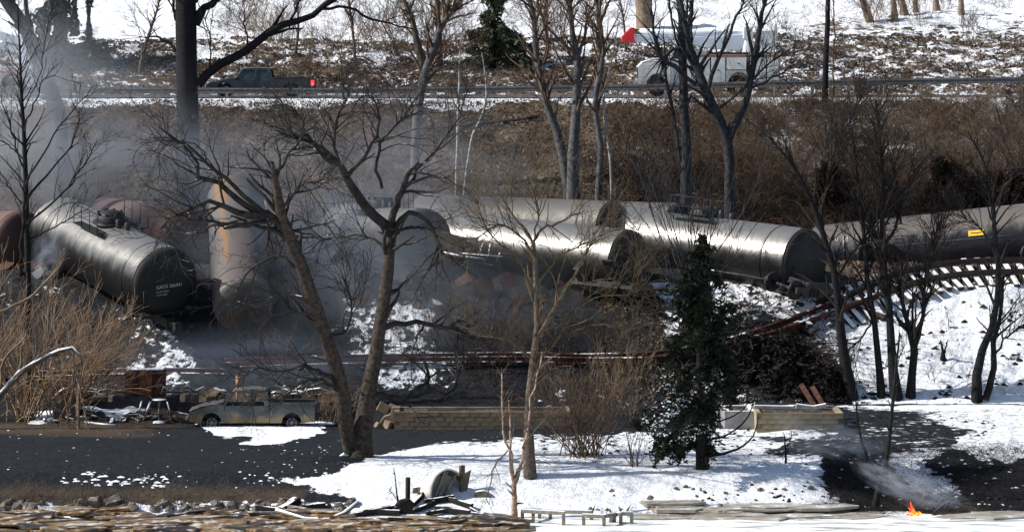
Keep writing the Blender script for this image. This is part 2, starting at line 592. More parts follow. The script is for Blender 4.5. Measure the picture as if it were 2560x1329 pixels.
def tubes(Pt, R, k=4):
    """Pt (M,n,3), R (M,n) -> open tubes"""
    T = np.gradient(Pt, axis=1)
    T /= np.linalg.norm(T, axis=2, keepdims=True) + 1e-9
    mean = Pt[:, -1] - Pt[:, 0]
    mean /= np.linalg.norm(mean, axis=1, keepdims=True) + 1e-9
    ref = np.where(np.abs(mean[:, 2:3]) < .75, np.array([[0, 0, 1.]]), np.array([[1., 0, 0]]))[:, None, :]
    A = np.cross(T, np.broadcast_to(ref, T.shape)); A /= np.linalg.norm(A, axis=2, keepdims=True) + 1e-9
    B = np.cross(T, A)
    an = np.arange(k) * 2 * np.pi / k
    V = Pt[:, :, None, :] + R[:, :, None, None] * (A[:, :, None, :] * np.cos(an)[None, None, :, None] + B[:, :, None, :] * np.sin(an)[None, None, :, None])
    m, n = Pt.shape[:2]
    i = np.arange(m)[:, None, None]; j = np.arange(n - 1)[None, :, None]; q = np.arange(k)[None, None, :]
    a = (i * n + j) * k + q; b = (i * n + j) * k + (q + 1) % k
    F = np.stack([a, b, b + k, a + k], -1).reshape(-1, 4)
    return V.reshape(-1, 3), F


def join(parts):
    Vs, Fs, o = [], [], 0
    for V, F in parts:
        if len(F) == 0: continue
        Vs.append(V); Fs.append(F + o); o += len(V)
    return np.concatenate(Vs), np.concatenate(Fs)


def resample(pts, rad, n, wob, rs):
    pts = np.array(pts, float); rad = np.array(rad, float)
    d = np.r_[0, np.cumsum(np.linalg.norm(np.diff(pts, axis=0), axis=1))]
    t = np.linspace(0, d[-1], n)
    # Catmull-Rom style smoothing through cubic hermite on each coordinate
    m = np.gradient(pts, d, axis=0) if len(pts) > 2 else np.repeat((pts[1:] - pts[:-1]) / (d[1] + 1e-9), 2, 0)
    out = np.zeros((n, 3))
    for a, tt in enumerate(t):
        i = min(np.searchsorted(d, tt, 'right') - 1, len(pts) - 2)
        h = d[i + 1] - d[i]; s = (tt - d[i]) / h
        out[a] = (2 * s ** 3 - 3 * s ** 2 + 1) * pts[i] + (s ** 3 - 2 * s ** 2 + s) * h * m[i] + (-2 * s ** 3 + 3 * s ** 2) * pts[i + 1] + (s ** 3 - s ** 2) * h * m[i + 1]
    r = np.interp(t, d, rad)
    w_ = rs.randn(n, 3) * wob; w_[0] = 0
    return out + w_, r


def spawn(PP, RR, count, length, ang, up, wig, n=6, tmin=.2, rfac=.55, rmin=.008, rs=RS, grav=0.0, rend=.28, flat=.8):
    """children of polylines PP (M,n0,3)"""
    M0, n0 = PP.shape[:2]
    L = np.linalg.norm(np.diff(PP, axis=1), axis=2).sum(1)
    wt = L / (RR.mean(1) + .004) ** .85
    idx = rs.choice(M0, count, p=wt / wt.sum())
    t = tmin + (1 - tmin) * rs.rand(count) ** .62
    f = t * (n0 - 1) * .999; i0 = f.astype(int); fr = (f - i0)[:, None]
    base = PP[idx, i0] * (1 - fr) + PP[idx, i0 + 1] * fr
    rad = RR[idx, i0] * (1 - fr[:, 0]) + RR[idx, i0 + 1] * fr[:, 0]
    T = PP[idx, i0 + 1] - PP[idx, i0]; T /= np.linalg.norm(T, axis=1, keepdims=True) + 1e-9
    q = rs.randn(count, 3); q[:, 1] *= flat
    q -= (q * T).sum(1, keepdims=True) * T; q /= np.linalg.norm(q, axis=1, keepdims=True) + 1e-9
    a = math.radians(ang) * (.6 + .8 * rs.rand(count))[:, None]
    D = T * np.cos(a) + q * np.sin(a); D[:, 2] += up; D /= np.linalg.norm(D, axis=1, keepdims=True)
    ln = length * (.45 + .9 * rs.rand(count)) * (1.2 - .45 * t)
    seg = (ln / (n - 1))[:, None]
    out = np.zeros((count, n, 3)); out[:, 0] = base
    for k in range(1, n):
        out[:, k] = out[:, k - 1] + D * seg
        D = D + rs.randn(count, 3) * wig; D[:, 2] += grav; D /= np.linalg.norm(D, axis=1, keepdims=True)
    r0 = np.maximum(rad * rfac, rmin)
    r = r0[:, None] * np.linspace(1, rend, n)[None, :]
    r = np.maximum(r, rmin * .8)
    return out, r


def tree(name, label, cat, limbs, Y, lv, bark, twig=None, group=None, wob=.03, seed=0, drift=.35, up=.15, rmin=.011, k0=8, trunk_n=1, ends=True):
    """limbs in picture px (u,v,width) at distance Y; lv = list of (count, length m, angle, wiggle)"""
    rs = np.random.RandomState(seed + 11)
    if Y is None: Y = on_ground(limbs[0][0][0], limbs[0][0][1])
    known = []
    L3, RD = [], []
    for li, lb in enumerate(limbs):
        y0 = Y
        if li:
            u, v = lb[0][0], lb[0][1]
            y0 = min(known, key=lambda q: (q[0] - u) ** 2 + (q[1] - v) ** 2)[2]
        dr = 0 if li == 0 else (rs.rand() - .5) * 2 * drift
        pts, rad = [], []; acc = 0; pu = pv = None
        for (u, v, wd) in lb:
            if pu is not None: acc += math.hypot(u - pu, v - pv) / FPX * Y
            yy = y0 + dr * acc
            pts.append(P(u, v, yy)); rad.append(wd / 2 / FPX * yy)
            known.append((u, v, yy)); pu, pv = u, v
        p, r = resample(pts, rad, 12, wob * (.3 if li == 0 else 1), rs)
        L3.append(p); RD.append(r)
    base = np.array(L3[0][0])
    # root the base into the ground
    g = gz(base[0], base[1])
    L3[0][0][2] = min(L3[0][0][2], g) - .15
    root = thing(name, label, cat, (base[0], base[1], g), group=group)
    org = np.array([base[0], base[1], g])
    PA = np.array(L3); RA = np.array(RD)
    for q in range(trunk_n):
        fl = 1 + .2 * np.exp(-np.arange(12) / .8) if q == 0 else 1
        V, F = tubes(PA[q:q + 1], RA[q:q + 1] * fl, k0)
        npobj('trunk', V - org, F, bark, root, True)
    parts = []
    if len(limbs) > trunk_n:
        parts.append(tubes(PA[trunk_n:], RA[trunk_n:], 6))
    cur = (PA, RA)
    allp = [cur]
    for i, (cnt, ln, an, wg) in enumerate(lv):
        src = (PA, RA) if i == 0 else cur
        tm = .25 if i == 0 else .1
        c = spawn(src[0], src[1], cnt, ln, an, up, wg, n=7 if i == 0 else 5, tmin=tm, rfac=.5 if i == 0 else .6, rmin=rmin * (.8 ** i) if i else rmin * 1.5, rs=rs)
        parts.append(tubes(c[0], c[1], 4 if i == 0 else 3))
        cur = c
    if parts:
        V, F = join(parts)
        npobj('crown', V - org, F, twig or bark, root, False)
    return root


def leafquads(C, size, rs, asp=2.0, flat=0.0):
    n = len(C)
    a = rs.randn(n, 3); a[:, 2] *= (1 - flat); a /= np.linalg.norm(a, axis=1, keepdims=True)
    b = rs.randn(n, 3); b -= (a * b).sum(1, keepdims=True) * a; b /= np.linalg.norm(b, axis=1, keepdims=True)
    s = (size * (.5 + rs.rand(n)))[:, None]
    a = a * s * asp / 2; b = b * s / 2
    V = np.stack([C - a - b, C + a - b, C + a + b, C - a + b], 1).reshape(-1, 3)
    F = np.arange(4 * n).reshape(-1, 4)
    return V, F


def fan(name, label, cat, u, v, Y, n, height, spread, mat, group=None, lean=0.0, seed=0, twigs=2, tl=.5, r=.02, curve=.0, basew=.3, parts=True, rmin=.008):
    """many-stemmed shrub"""
    rs = np.random.RandomState(seed + 5)
    if Y is None: Y = on_ground(u, v)
    b = P(u, v, Y); g = gz(b.x, b.y)
    base = np.array([b.x, b.y, g])
    out = np.zeros((n, 8, 3))
    out[:, 0] = base + np.c_[rs.randn(n) * basew, rs.randn(n) * basew, np.full(n, -.1)]
    D = np.c_[rs.randn(n) * spread + lean, rs.randn(n) * spread, np.ones(n)]
    D /= np.linalg.norm(D, axis=1, keepdims=True)
    seg = (height * (.5 + .6 * rs.rand(n)) / 7)[:, None]
    for k in range(1, 8):
        out[:, k] = out[:, k - 1] + D * seg
        D = D + rs.randn(n, 3) * .09; D[:, 2] -= curve * k * .1
        D[:, 0] += np.sign(D[:, 0]) * .01; D /= np.linalg.norm(D, axis=1, keepdims=True)
    R = r * (.6 + .6 * rs.rand(n))[:, None] * np.linspace(1, .35, 8)[None]
    pr = [tubes(out, R, 4)]
    if not twigs:
        o = npobj(name, *join(pr), mat, None, False, base)
        return tag(o, label, cat, group)
    c1 = spawn(out, R, n * twigs, height * tl, 28, .25, .12, n=5, tmin=.15, rfac=.6, rmin=rmin, rs=rs)
    c2 = spawn(c1[0], c1[1], n * twigs * 2, height * tl * .45, 30, .2, .12, n=4, tmin=.2, rfac=.7, rmin=rmin * .8, rs=rs)
    pr2 = [tubes(c1[0], c1[1], 3), tubes(c2[0], c2[1], 3)]
    if parts:
        root = thing(name, label, cat, tuple(base), group=group)
        V, F = join(pr); npobj('stem', V - base, F, mat, root)
        V, F = join(pr2); npobj('twigs' if False else 'crown', V - base, F, mat, root)
        return root
    o = npobj(name, *join(pr + pr2), mat, None, False, base)
    return tag(o, label, cat, group)


# ================================================================== GROUND
def seg_poly(u, v, poly):
    """signed distance (px) to polygon, negative inside"""
    poly = np.array(poly, float)
    d = np.full(u.shape, 1e9); ins = np.zeros(u.shape, bool)
    n = len(poly)
    for i in range(n):
        x1, y1 = poly[i]; x2, y2 = poly[(i + 1) % n]
        ex, ey = x2 - x1, y2 - y1
        t = np.clip(((u - x1) * ex + (v - y1) * ey) / (ex * ex + ey * ey + 1e-9), 0, 1)
        d = np.minimum(d, np.hypot(u - x1 - t * ex, (v - y1 - t * ey)))
        c = ((y1 > v) != (y2 > v)) & (u < (x2 - x1) * (v - y1) / (y2 - y1 + 1e-9) + x1)
        ins ^= c
    return np.where(ins, -d, d)


XG = np.r_[np.linspace(-400, -60, 12)[:-1], np.linspace(-60, -33, 40)[:-1], np.arange(-33, 33, .115), np.linspace(33, 60, 40)[1:], np.linspace(60, 400, 12)[1:]]
YG = np.r_[np.linspace(118, 122.5, 8)[:-1], np.arange(122.5, 133, .09), np.arange(133, 153, .13), np.arange(153, 187, .11), np.arange(187, 197, .5), np.arange(197, 234, .13), np.linspace(234, 260, 60)[1:], np.linspace(260, 600, 60)[1:]]


def cover(x, y):
    """share of snow, soot and tan soil on the ground at x,y"""
    z = Hs(x, y)
    u = UC + x / y * FPX; v = VH + (HC - z) / y * FPX
    w1 = (fbm(x * .7, y * .35, 41, 3) - .5); w2 = (fbm(x * .5, y * .35, 77, 3) - .5)
    uw = u + w1 * 150; vw = v + w2 * 26
    S = np.zeros_like(x); B = np.zeros_like(x); T = np.zeros_like(x)

    def put(A, poly, val, soft=8):
        f = 1 - sstep(-soft, soft, seg_poly(uw, vw, poly))
        return A * (1 - f) + val * f
    # --- yard
    yard = y < 152.8
    S = np.where(yard, .9, S)
    B = np.where(yard, .98, B)
    S = put(S, [(-900, 1010), (1010, 1010), (1700, 1010), (2010, 1010), (2100, 1012), (2330, 1030), (2300, 1062), (2100, 1085), (1700, 1090), (1330, 1088), (1100, 1106), (930, 1134), (820, 1150), (640, 1200), (800, 1225), (860, 1250), (720, 1262), (-900, 1262)], .05, 24)
    S = put(S, [(1120, 1105), (1600, 1090), (2060, 1100), (2080, 1150), (1900, 1150), (1500, 1118), (1250, 1122)], .62, 20)
    S = put(S, [(1900, 1060), (2300, 1030), (2420, 1060), (2420, 1110), (2150, 1150), (1950, 1130)], .34, 14)
    S = put(S, [(450, 1062), (860, 1060), (800, 1092), (690, 1108), (560, 1090)], 1.0, 3)
    S = put(S, [(60, 1028), (480, 1018), (480, 1052), (60, 1058)], .86, 4)
    S = put(S, [(150, 1185), (420, 1182), (430, 1215), (150, 1210)], .3, 8)
    S = put(S, [(700, 1100), (1000, 1085), (1050, 1110), (780, 1190), (640, 1200)], .2, 10)
    S = put(S, [(1940, 1072), (2060, 1076), (2060, 1090), (1560, 1088), (1560, 1077)], .7, 4)
    T = put(T, [(-900, 1215), (780, 1225), (760, 1300), (-900, 1300)], .4, 18)
    T = put(T, [(-900, 1040), (480, 1058), (300, 1085), (-900, 1085)], .45, 8)
    # right shore: burnt gully with a snow tongue
    S = put(S, [(1330, 1195), (1960, 1200), (2120, 1292), (1330, 1292)], .84, 14)
    S = put(S, [(2050, 1150), (2200, 1142), (2330, 1215), (2390, 1215), (2330, 1150), (2400, 1118), (2470, 1150), (3300, 1155), (3300, 1310), (2180, 1310), (2080, 1240)], .06, 42)
    B = put(B, [(2050, 1150), (2600, 1118), (3300, 1155), (3300, 1310), (2180, 1310)], 1.0, 9)
    T = put(T, [(2180, 1215), (2330, 1215), (2500, 1290), (2200, 1290)], .3, 20)
    # --- railway embankment
    em = (y >= 152.3) & (y < 161.4)
    S = np.where(em, .60, S); B = np.where(em, .93, B); T = np.where(em, 0, T)
    e2 = lambda poly, val, soft=14: np.where(em, put(S, poly, val, soft), S)
    S = e2([(-900, 600), (330, 600), (480, 700), (480, 1010), (-900, 1010)], .25)
    S = e2([(300, 800), (480, 820), (520, 930), (330, 960)], .5, 40)
    S = e2([(480, 600), (1580, 600), (1600, 720), (1640, 830), (1640, 1010), (480, 1010)], .1, 30)
    S = e2([(850, 745), (1100, 735), (1130, 840), (1130, 1000), (960, 1010), (860, 900)], .52, 45)
    S = e2([(1640, 850), (1900, 800), (2010, 840), (2100, 930), (2110, 1020), (1600, 1020)], .1, 40)
    S = np.where((y > 151.8) & (y < 153.6), np.where(u > 1300, .3, .1), S)
    # --- track shelf
    sh = (y >= 161.4) & (y < 171.5)
    S = np.where(sh, np.where(u > 2120, .32, .02), S); B = np.where(sh, np.where(u > 2120, .35, .95), B)
    T = np.where(sh & (u > 2050), .45, T)
    tk = (y > 160.9 + w2 * 1.5) & (y < 164.2) & (u > 2085)
    S = np.where(tk, .3, S); B = np.where(tk, .55, B); T = np.where(tk, .5, T)
    S = np.where(em & (u > 2130) & ~tk, .70, S)
    # --- bank up to the road
    bk = (y >= 171.5) & (y < 186.3)
    rt = sstep(1380, 2150, uw)
    Sb = .06 + .6 * rt
    Sb = Sb * sstep(171, 176.5, y + w2 * 4)
    S = np.where(bk, Sb, S)
    B = np.where(bk, np.clip(1 - sstep(172, 178, y + w1 * 5) * 1.0, .08, 1) * .75, B)
    ed = sstep(185.2, 186.2, y + w2 * 1.5) * (1 - sstep(196, 197, y))
    S = np.where(y > 184.5, S * (1 - ed) + np.where(u > 1900, .85, .66) * ed, S)
    # --- above the road
    ab = y >= 196.8
    vg = sstep(198, 202, y + w1 * 8)
    Sa = .40 + .62 * sstep(203, 207, y + w1 * 10)
    Sa = np.where(u > 1950, .52 + .5 * sstep(212, 222, y + w1 * 12), Sa)
    Sa = Sa - .35 * sstep(.56, .68, fbm(x * .18, y * .3, 91, 3)) * (1 - sstep(1450, 1700, u)) * sstep(206, 209, y)
    S = np.where(ab, Sa, S); B = np.where(ab, .05, B)
    S = np.where(y > 260, .9, S)
    return np.clip(S, 0, 1), np.clip(B, 0, 1), np.clip(T, 0, 1), u, v


def build_ground():
    GX, GY = np.meshgrid(XG, YG)
    Z = H(GX, GY)
    S, B, T, u, v = cover(GX, GY)
    # tussocks stand where the snow is thin
    Z = Z + np.where((GY > 197.5) & (GY < 240), .22, 0) * np.maximum(fbm(GX * 1.7, GY * 1.7, 55, 3) - .5, 0) * (1.2 - S) * 2
    Z = Z + np.where((GY > 171) & (GY < 186), .3, 0) * (fbm(GX * 1.3, GY * 1.3, 56, 4) - .5)
    nx = len(XG)
    bands = [('shore_and_yard', 0, np.searchsorted(YG, 152.8), 'ground'), ('railway_embankment', np.searchsorted(YG, 152.8), np.searchsorted(YG, 171.5), 'e'),
             ('roadside_bank', np.searchsorted(YG, 171.5), np.searchsorted(YG, 187.0), 'b'), ('road_shelf', np.searchsorted(YG, 187.0), np.searchsorted(YG, 196.9), 'r'),
             ('snowy_hillside', np.searchsorted(YG, 196.9), len(YG) - 1, 'h')]
    for nm, a, b, _ in bands:
        rows = slice(a, b + 1)
        V = np.stack([GX[rows], GY[rows], Z[rows]], -1).reshape(-1, 3)
        m = b - a + 1
        i = np.arange(m - 1)[:, None]; j = np.arange(nx - 1)[None]
        q = (i * nx + j)
        F = np.stack([q, q + 1, q + 1 + nx, q + nx], -1).reshape(-1, 4)
        o = npobj(nm, V, F, M['ground'], None, True)
        at = o.data.color_attributes.new('cover', 'FLOAT_COLOR', 'POINT')
        C = np.stack([S[rows], B[rows], T[rows], np.ones_like(S[rows])], -1).astype(np.float32)
        at.data.foreach_set('color', C.ravel())
        tag(o, kind='structure')
    return


build_ground()
# river: frozen sheet reaching back under the viewpoint
mb = MB()
mb.add([(-500, -500, 0), (500, -500, 0), (500, 126.5, 0), (-500, 126.5, 0)], [(0, 1, 2, 3)])
tag(mb.build('frozen_river', M['ice']), kind='structure')
# road
mb = MB()
mb.add([(-300, 187.9, 13.80), (300, 187.9, 13.80), (300, 195.6, 13.84), (-300, 195.6, 13.84)], [(0, 1, 2, 3)])
tag(mb.build('road', M['asphalt']), kind='structure')
mb = MB()
for yy in (188.3, 195.2):
    mb.add([(-300, yy, 13.806 + (yy - 187.9) * .0052), (300, yy, 13.806 + (yy - 187.9) * .0052), (300, yy + .12, 13.807 + (yy - 187.9) * .0052), (-300, yy + .12, 13.807 + (yy - 187.9) * .0052)], [(0, 1, 2, 3)])
tag(mb.build('road_marking', M['white_mark']), kind='structure')
#@@PART2@@
# ================================================================== TANK CARS
def axis_frame(a, b, roll=0.0):
    x = (b - a).normalized()
    y = Vector((0, 0, 1)).cross(x)
    y.normalize()
    z = x.cross(y)
    R = Matrix((x, y, z)).transposed()
    return R @ Matrix.Rotation(roll, 3, 'X')


def text_obj(name, body, size, mat, parent, loc, rot):
    cu = bpy.data.curves.new(name, 'FONT')
    cu.body = body; cu.size = size; cu.extrude = .004; cu.resolution_u = 2
    o = bpy.data.objects.new(name, cu)
    COL.objects.link(o)
    bpy.context.view_layer.update()
    me = bpy.data.meshes.new_from_object(o.evaluated_get(bpy.context.evaluated_depsgraph_get()))
    bpy.data.objects.remove(o)
    me.materials.clear(); me.materials.append(mat)
    o2 = bpy.data.objects.new(name, me)
    link(o2, parent)
    o2.location = loc; o2.rotation_euler = rot
    return o2


def tank_car(label, pa, pb, r, mat, seed=0, roll=0.0, dents=(), manway=True, sill=True, sag=0.0, twist=0.0, smat='steel_dark'):
    """pa = centre of the end nearer to us, pb = far end.  dents: (x share, angle deg, radius m, depth m)"""
    L = (pb - pa).length
    R = axis_frame(pa, pb, roll)
    mid = (pa + pb) / 2
    root = thing('tank_car', label, 'tank car', tuple(mid), group='derailed tank cars')
    root.rotation_euler = R.to_euler()
    rs = np.random.RandomState(seed)
    k, n = 64, 90
    hd = .5
    xs = np.linspace(-L / 2 + hd, L / 2 - hd, n)
    ang = np.arange(k) * 2 * np.pi / k
    XX, AA = np.meshgrid(xs, ang, indexing='ij')
    rad = np.full(XX.shape, r)
    rad += .05 * (fbm(XX * .35 + seed * 7, AA * 1.2 + 3, seed, 3) - .5) * (1 - np.abs(XX) / (L / 2)) ** .3
    for (fx, da, dr, dd) in dents:
        dx = XX - (fx - .5) * L
        dang = (AA - math.radians(da) + np.pi) % (2 * np.pi) - np.pi
        q = (dx ** 2 + (dang * r) ** 2) / dr ** 2
        rad -= dd * np.exp(-q * 1.5)
    for c in np.linspace(-L / 2 + hd, L / 2 - hd, 7):      # weld seams
        rad += .008 * np.exp(-((XX - c) / .03) ** 2)
    sg = sag * (1 - (XX / (L / 2)) ** 2)
    Yc = rad * np.cos(AA); Zc = rad * np.sin(AA) - sg
    V = np.stack([XX, Yc, Zc], -1).reshape(-1, 3)
    i = np.arange(n - 1)[:, None]; j = np.arange(k)[None]
    F = np.stack([i * k + j, (i + 1) * k + j, (i + 1) * k + (j + 1) % k, i * k + (j + 1) % k], -1).reshape(-1, 4)
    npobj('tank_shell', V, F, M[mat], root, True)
    for s in (-1, 1):
        mb = MB()
        prof = [(0.004, r * 1.006), (0.03, r * 1.006)] + [(.03 + hd * math.sin(t), r * math.cos(t) * (1.0)) for t in np.linspace(0, math.pi / 2 * .98, 12)] + [(.03 + hd, .0005)]
        x0 = s * (L / 2 - hd)
        mb.lathe([(x0 + s * a, q) for a, q in prof], 48)
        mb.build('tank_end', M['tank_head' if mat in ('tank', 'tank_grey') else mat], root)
    # bands round the shell
    for f in (-.36, .36):
        mb = MB(); mb.lathe([(f * L - .05, r * 1.0), (f * L - .05, r + .02), (f * L + .05, r + .02), (f * L + .05, r)], 48)
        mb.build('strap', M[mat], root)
    if sill:
        for s in (-1, 1):
            mb = MB()
            mb.box((s * (L / 2 - 1.2), 0, -r - .12), (2.6, .42, .42))
            mb.box((s * (L / 2 - 1.9), 0, -r + .05), (.35, 1.9, .5))
            mb.build('draft_sill', M[smat], root, .02)
            mb = MB()
            mb.box((s * (L / 2 + .35), 0, -r - .1), (.7, .24, .24)); mb.box((s * (L / 2 + .75), .03, -r - .1), (.28, .36, .34))
            mb.build('coupler', M[smat], root, .03)
            mb = MB()
            mb.box((s * (L / 2 - .35), 0, -r + .28), (.6, 2.5, .05))
            for yy in (-1.2, 1.2):
                mb.tube([(s * (L / 2 - .1), yy, -r + .3), (s * (L / 2 - .1), yy, -r + 1.4)], .02, 6)
            mb.tube([(s * (L / 2 - .1), -1.2, -r + 1.38), (s * (L / 2 - .1), 1.2, -r + 1.38)], .02, 6)
            mb.build('end_platform', M[smat], root)
    if manway:
        mb = MB()
        mb.lathe([(r - .1, .62), (r + .32, .62), (r + .36, .58), (r + .36, .0)], 28, 'z', c=(0, 0, -sag))
        mb.lathe([(r - .02, .8), (r + .05, .8), (r + .05, .6)], 28, 'z', c=(0, 0, -sag))
        mb.build('manway', M[smat], root)
        mb = MB()
        mb.lathe([(r + .36, .5), (r + .44, .46), (r + .47, .0)], 24, 'z', c=(.06, 0, -sag))
        for a in range(8):
            t = a * math.pi / 4
            mb.box((.06 + .55 * math.cos(t), .55 * math.sin(t), r + .40 - sag), (.09, .09, .12))
        mb.build('manway_lid', M[smat], root)
        mb = MB()                                        # walkway beside the manway
        for yy in (-1.05, 1.05):
            mb.box((0, yy, r - .14 - sag), (2.4, .42, .05))
            for xx in (-1.1, 0, 1.1):
                mb.bar((xx, yy * .75, r - .5 - sag), (xx, yy, r - .14 - sag), .05)
        mb.build('walkway', M[smat], root)
        mb = MB()
        for yy in (-1.25, 1.25):
            for xx in (-1.15, -.4, .4, 1.15):
                mb.tube([(xx, yy, r - .14 - sag), (xx, yy, r + .75 - sag)], .02, 6)
            mb.tube([(-1.15, yy, r + .75 - sag), (1.15, yy, r + .75 - sag)], .022, 6)
            mb.tube([(-1.15, yy, r + .3 - sag), (1.15, yy, r + .3 - sag)], .018, 6)
        mb.build('handrail', M[smat], root)
        mb = MB()
        for xx, yy, hh in ((-.95, .1, .3), (.9, -.2, .35), (-1.4, -.1, .22)):
            mb = MB(); mb.lathe([(r - .1, .13), (r + hh, .13), (r + hh + .05, .08), (r + hh + .05, 0)], 14, 'z', c=(xx, yy, -sag))
            mb.build('valve', M[smat], root)
    return root


# near-left car, silvery with a dark end facing right
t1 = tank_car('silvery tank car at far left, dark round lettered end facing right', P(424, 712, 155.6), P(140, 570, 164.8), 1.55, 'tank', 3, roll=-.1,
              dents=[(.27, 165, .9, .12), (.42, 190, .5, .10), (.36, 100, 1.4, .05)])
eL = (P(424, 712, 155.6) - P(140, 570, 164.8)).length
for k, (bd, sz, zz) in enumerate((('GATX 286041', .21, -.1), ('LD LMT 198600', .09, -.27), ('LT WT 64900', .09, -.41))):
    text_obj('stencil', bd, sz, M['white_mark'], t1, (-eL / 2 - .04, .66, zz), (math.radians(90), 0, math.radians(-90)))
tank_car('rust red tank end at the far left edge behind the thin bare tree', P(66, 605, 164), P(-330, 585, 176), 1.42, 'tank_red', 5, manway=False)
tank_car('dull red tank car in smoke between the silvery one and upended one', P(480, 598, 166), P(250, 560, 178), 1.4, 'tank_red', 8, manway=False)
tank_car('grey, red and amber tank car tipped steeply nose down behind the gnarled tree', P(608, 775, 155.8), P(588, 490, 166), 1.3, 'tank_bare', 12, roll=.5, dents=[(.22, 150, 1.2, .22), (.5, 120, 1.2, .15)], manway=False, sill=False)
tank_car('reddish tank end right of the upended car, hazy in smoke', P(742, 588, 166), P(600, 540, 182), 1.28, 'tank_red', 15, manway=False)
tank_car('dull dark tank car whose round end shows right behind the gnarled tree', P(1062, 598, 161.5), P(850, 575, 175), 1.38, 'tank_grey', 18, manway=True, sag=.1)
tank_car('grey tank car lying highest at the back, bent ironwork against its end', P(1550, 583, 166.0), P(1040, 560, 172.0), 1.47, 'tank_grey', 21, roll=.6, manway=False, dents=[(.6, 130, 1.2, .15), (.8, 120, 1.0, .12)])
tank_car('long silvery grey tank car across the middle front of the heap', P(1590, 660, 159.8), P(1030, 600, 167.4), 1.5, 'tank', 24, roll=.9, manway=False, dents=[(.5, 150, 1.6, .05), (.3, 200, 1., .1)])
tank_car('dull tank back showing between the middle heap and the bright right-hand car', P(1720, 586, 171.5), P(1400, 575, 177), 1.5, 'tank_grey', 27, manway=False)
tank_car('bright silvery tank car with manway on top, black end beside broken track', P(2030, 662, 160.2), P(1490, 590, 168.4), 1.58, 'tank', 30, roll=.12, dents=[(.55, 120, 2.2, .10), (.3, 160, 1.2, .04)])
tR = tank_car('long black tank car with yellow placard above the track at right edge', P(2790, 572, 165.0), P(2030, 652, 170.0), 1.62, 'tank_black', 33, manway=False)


def on_tank(root, world, r_off):
    return


# placard and marks on the right-hand car: local frame, camera side
Mi = tR.matrix_world.inverted()
bpy.context.view_layer.update()
Mi = tR.matrix_world.inverted()


def side_pt(u, v, r=1.62):
    """local point on the camera side of the shell seen at u,v"""
    for s in np.linspace(160, 172, 600):
        q = Mi @ P(u, v, s)
        if math.hypot(q.y, q.z) <= r + .02 and abs(q.x) < 8: return q
    return Mi @ P(u, v, 166)


def shell_patch(name, u, v, w_, h_, mat, parent, r=1.62, off=.02, label=None):
    c = side_pt(u, v, r)
    a0 = math.atan2(c.z, c.y)
    mb = MB(); nx_ = 8
    Vv = []; Ff = []
    for i in range(nx_ + 1):
        a = a0 + (i / nx_ - .5) * h_ / r
        for x in (-w_ / 2, w_ / 2):
            Vv.append((c.x + x, (r + off) * math.cos(a), (r + off) * math.sin(a)))
    for i in range(nx_):
        Ff.append((2 * i, 2 * i + 1, 2 * i + 3, 2 * i + 2))
    mb.add(Vv, Ff)
    o = mb.build(name, M[mat], parent)
    sd = o.modifiers.new('thick', 'SOLIDIFY'); sd.thickness = .012
    if label: o['label'] = label
    return c


shell_patch('placard', 2440, 582, .72, .26, 'yellow', tR, label='yellow oblong placard')
shell_patch('placard_print', 2440, 582, .5, .035, 'rust_dark', tR, off=.034)
for (u_, v_, w_, h_) in ((2114, 588, .18, .02), (2114, 603, .18, .02), (2108, 596, .02, .26), (2119, 596, .02, .26), (2114, 593, .07, .02), (2114, 599, .07, .02), (2116, 596, .02, .1),
                         (2092, 590, .09, .02), (2092, 602, .09, .02), (2089, 596, .02, .22), (2095, 596, .02, .22)):
    shell_patch('stencil', u_, v_, w_, h_, 'white_mark', tR)
mb = MB()                                                # thin bright line along the jacket
c0 = side_pt(2110, 625); c1 = side_pt(2540, 587)
pts = []
for t in np.linspace(0, 1, 12):
    c = c0.lerp(c1, t); a = math.atan2(c.z, c.y)
    pts.append((c.x, 1.64 * math.cos(a), 1.64 * math.sin(a)))
mb.tube(pts, .012, 5)
mb.build('jacket_seam', M['galv'], tR)


# ---- bogies
def bogie(label, loc, rot, mat='steel_dark', group=None):
    root = thing('railway_bogie', label, 'bogie', loc, group=group)
    root.rotation_euler = rot
    for x in (-.88, .88):
        for y in (-.75, .75):
            mb = MB()
            mb.lathe([(y - .07, .1), (y - .07, .40), (y - .05, .45), (y + .05, .45), (y + .07, .40), (y + .07, .1)], 24, 'y', c=(x, 0, .45))
            mb.build('wheel', M['steel_dark'], root)
        mb = MB(); mb.tube([(x, -1.0, .45), (x, 1.0, .45)], .09, 10); mb.build('axle', M[mat], root)
    for y in (-1.0, 1.0):
        mb = MB()
        mb.prism([(-1.1, .35), (-1.1, .62), (-.6, .68), (-.4, .9), (.4, .9), (.6, .68), (1.1, .62), (1.1, .35), (.75, .38), (.45, .25), (-.45, .25), (-.75, .38)], y - .08, y + .08)
        mb.build('side_frame', M[mat], root)
        for x in (-.2, 0, .2):
            mb = MB(); mb.tube([(x, y + (.1 if y > 0 else -.1), .3), (x, y + (.1 if y > 0 else -.1), .62)], .07, 8); mb.build('spring', M['rust_dark'], root)
    mb = MB(); mb.box((0, 0, .66), (.42, 2.2, .3)); mb.build('bolster', M[mat], root, .03)
    return root


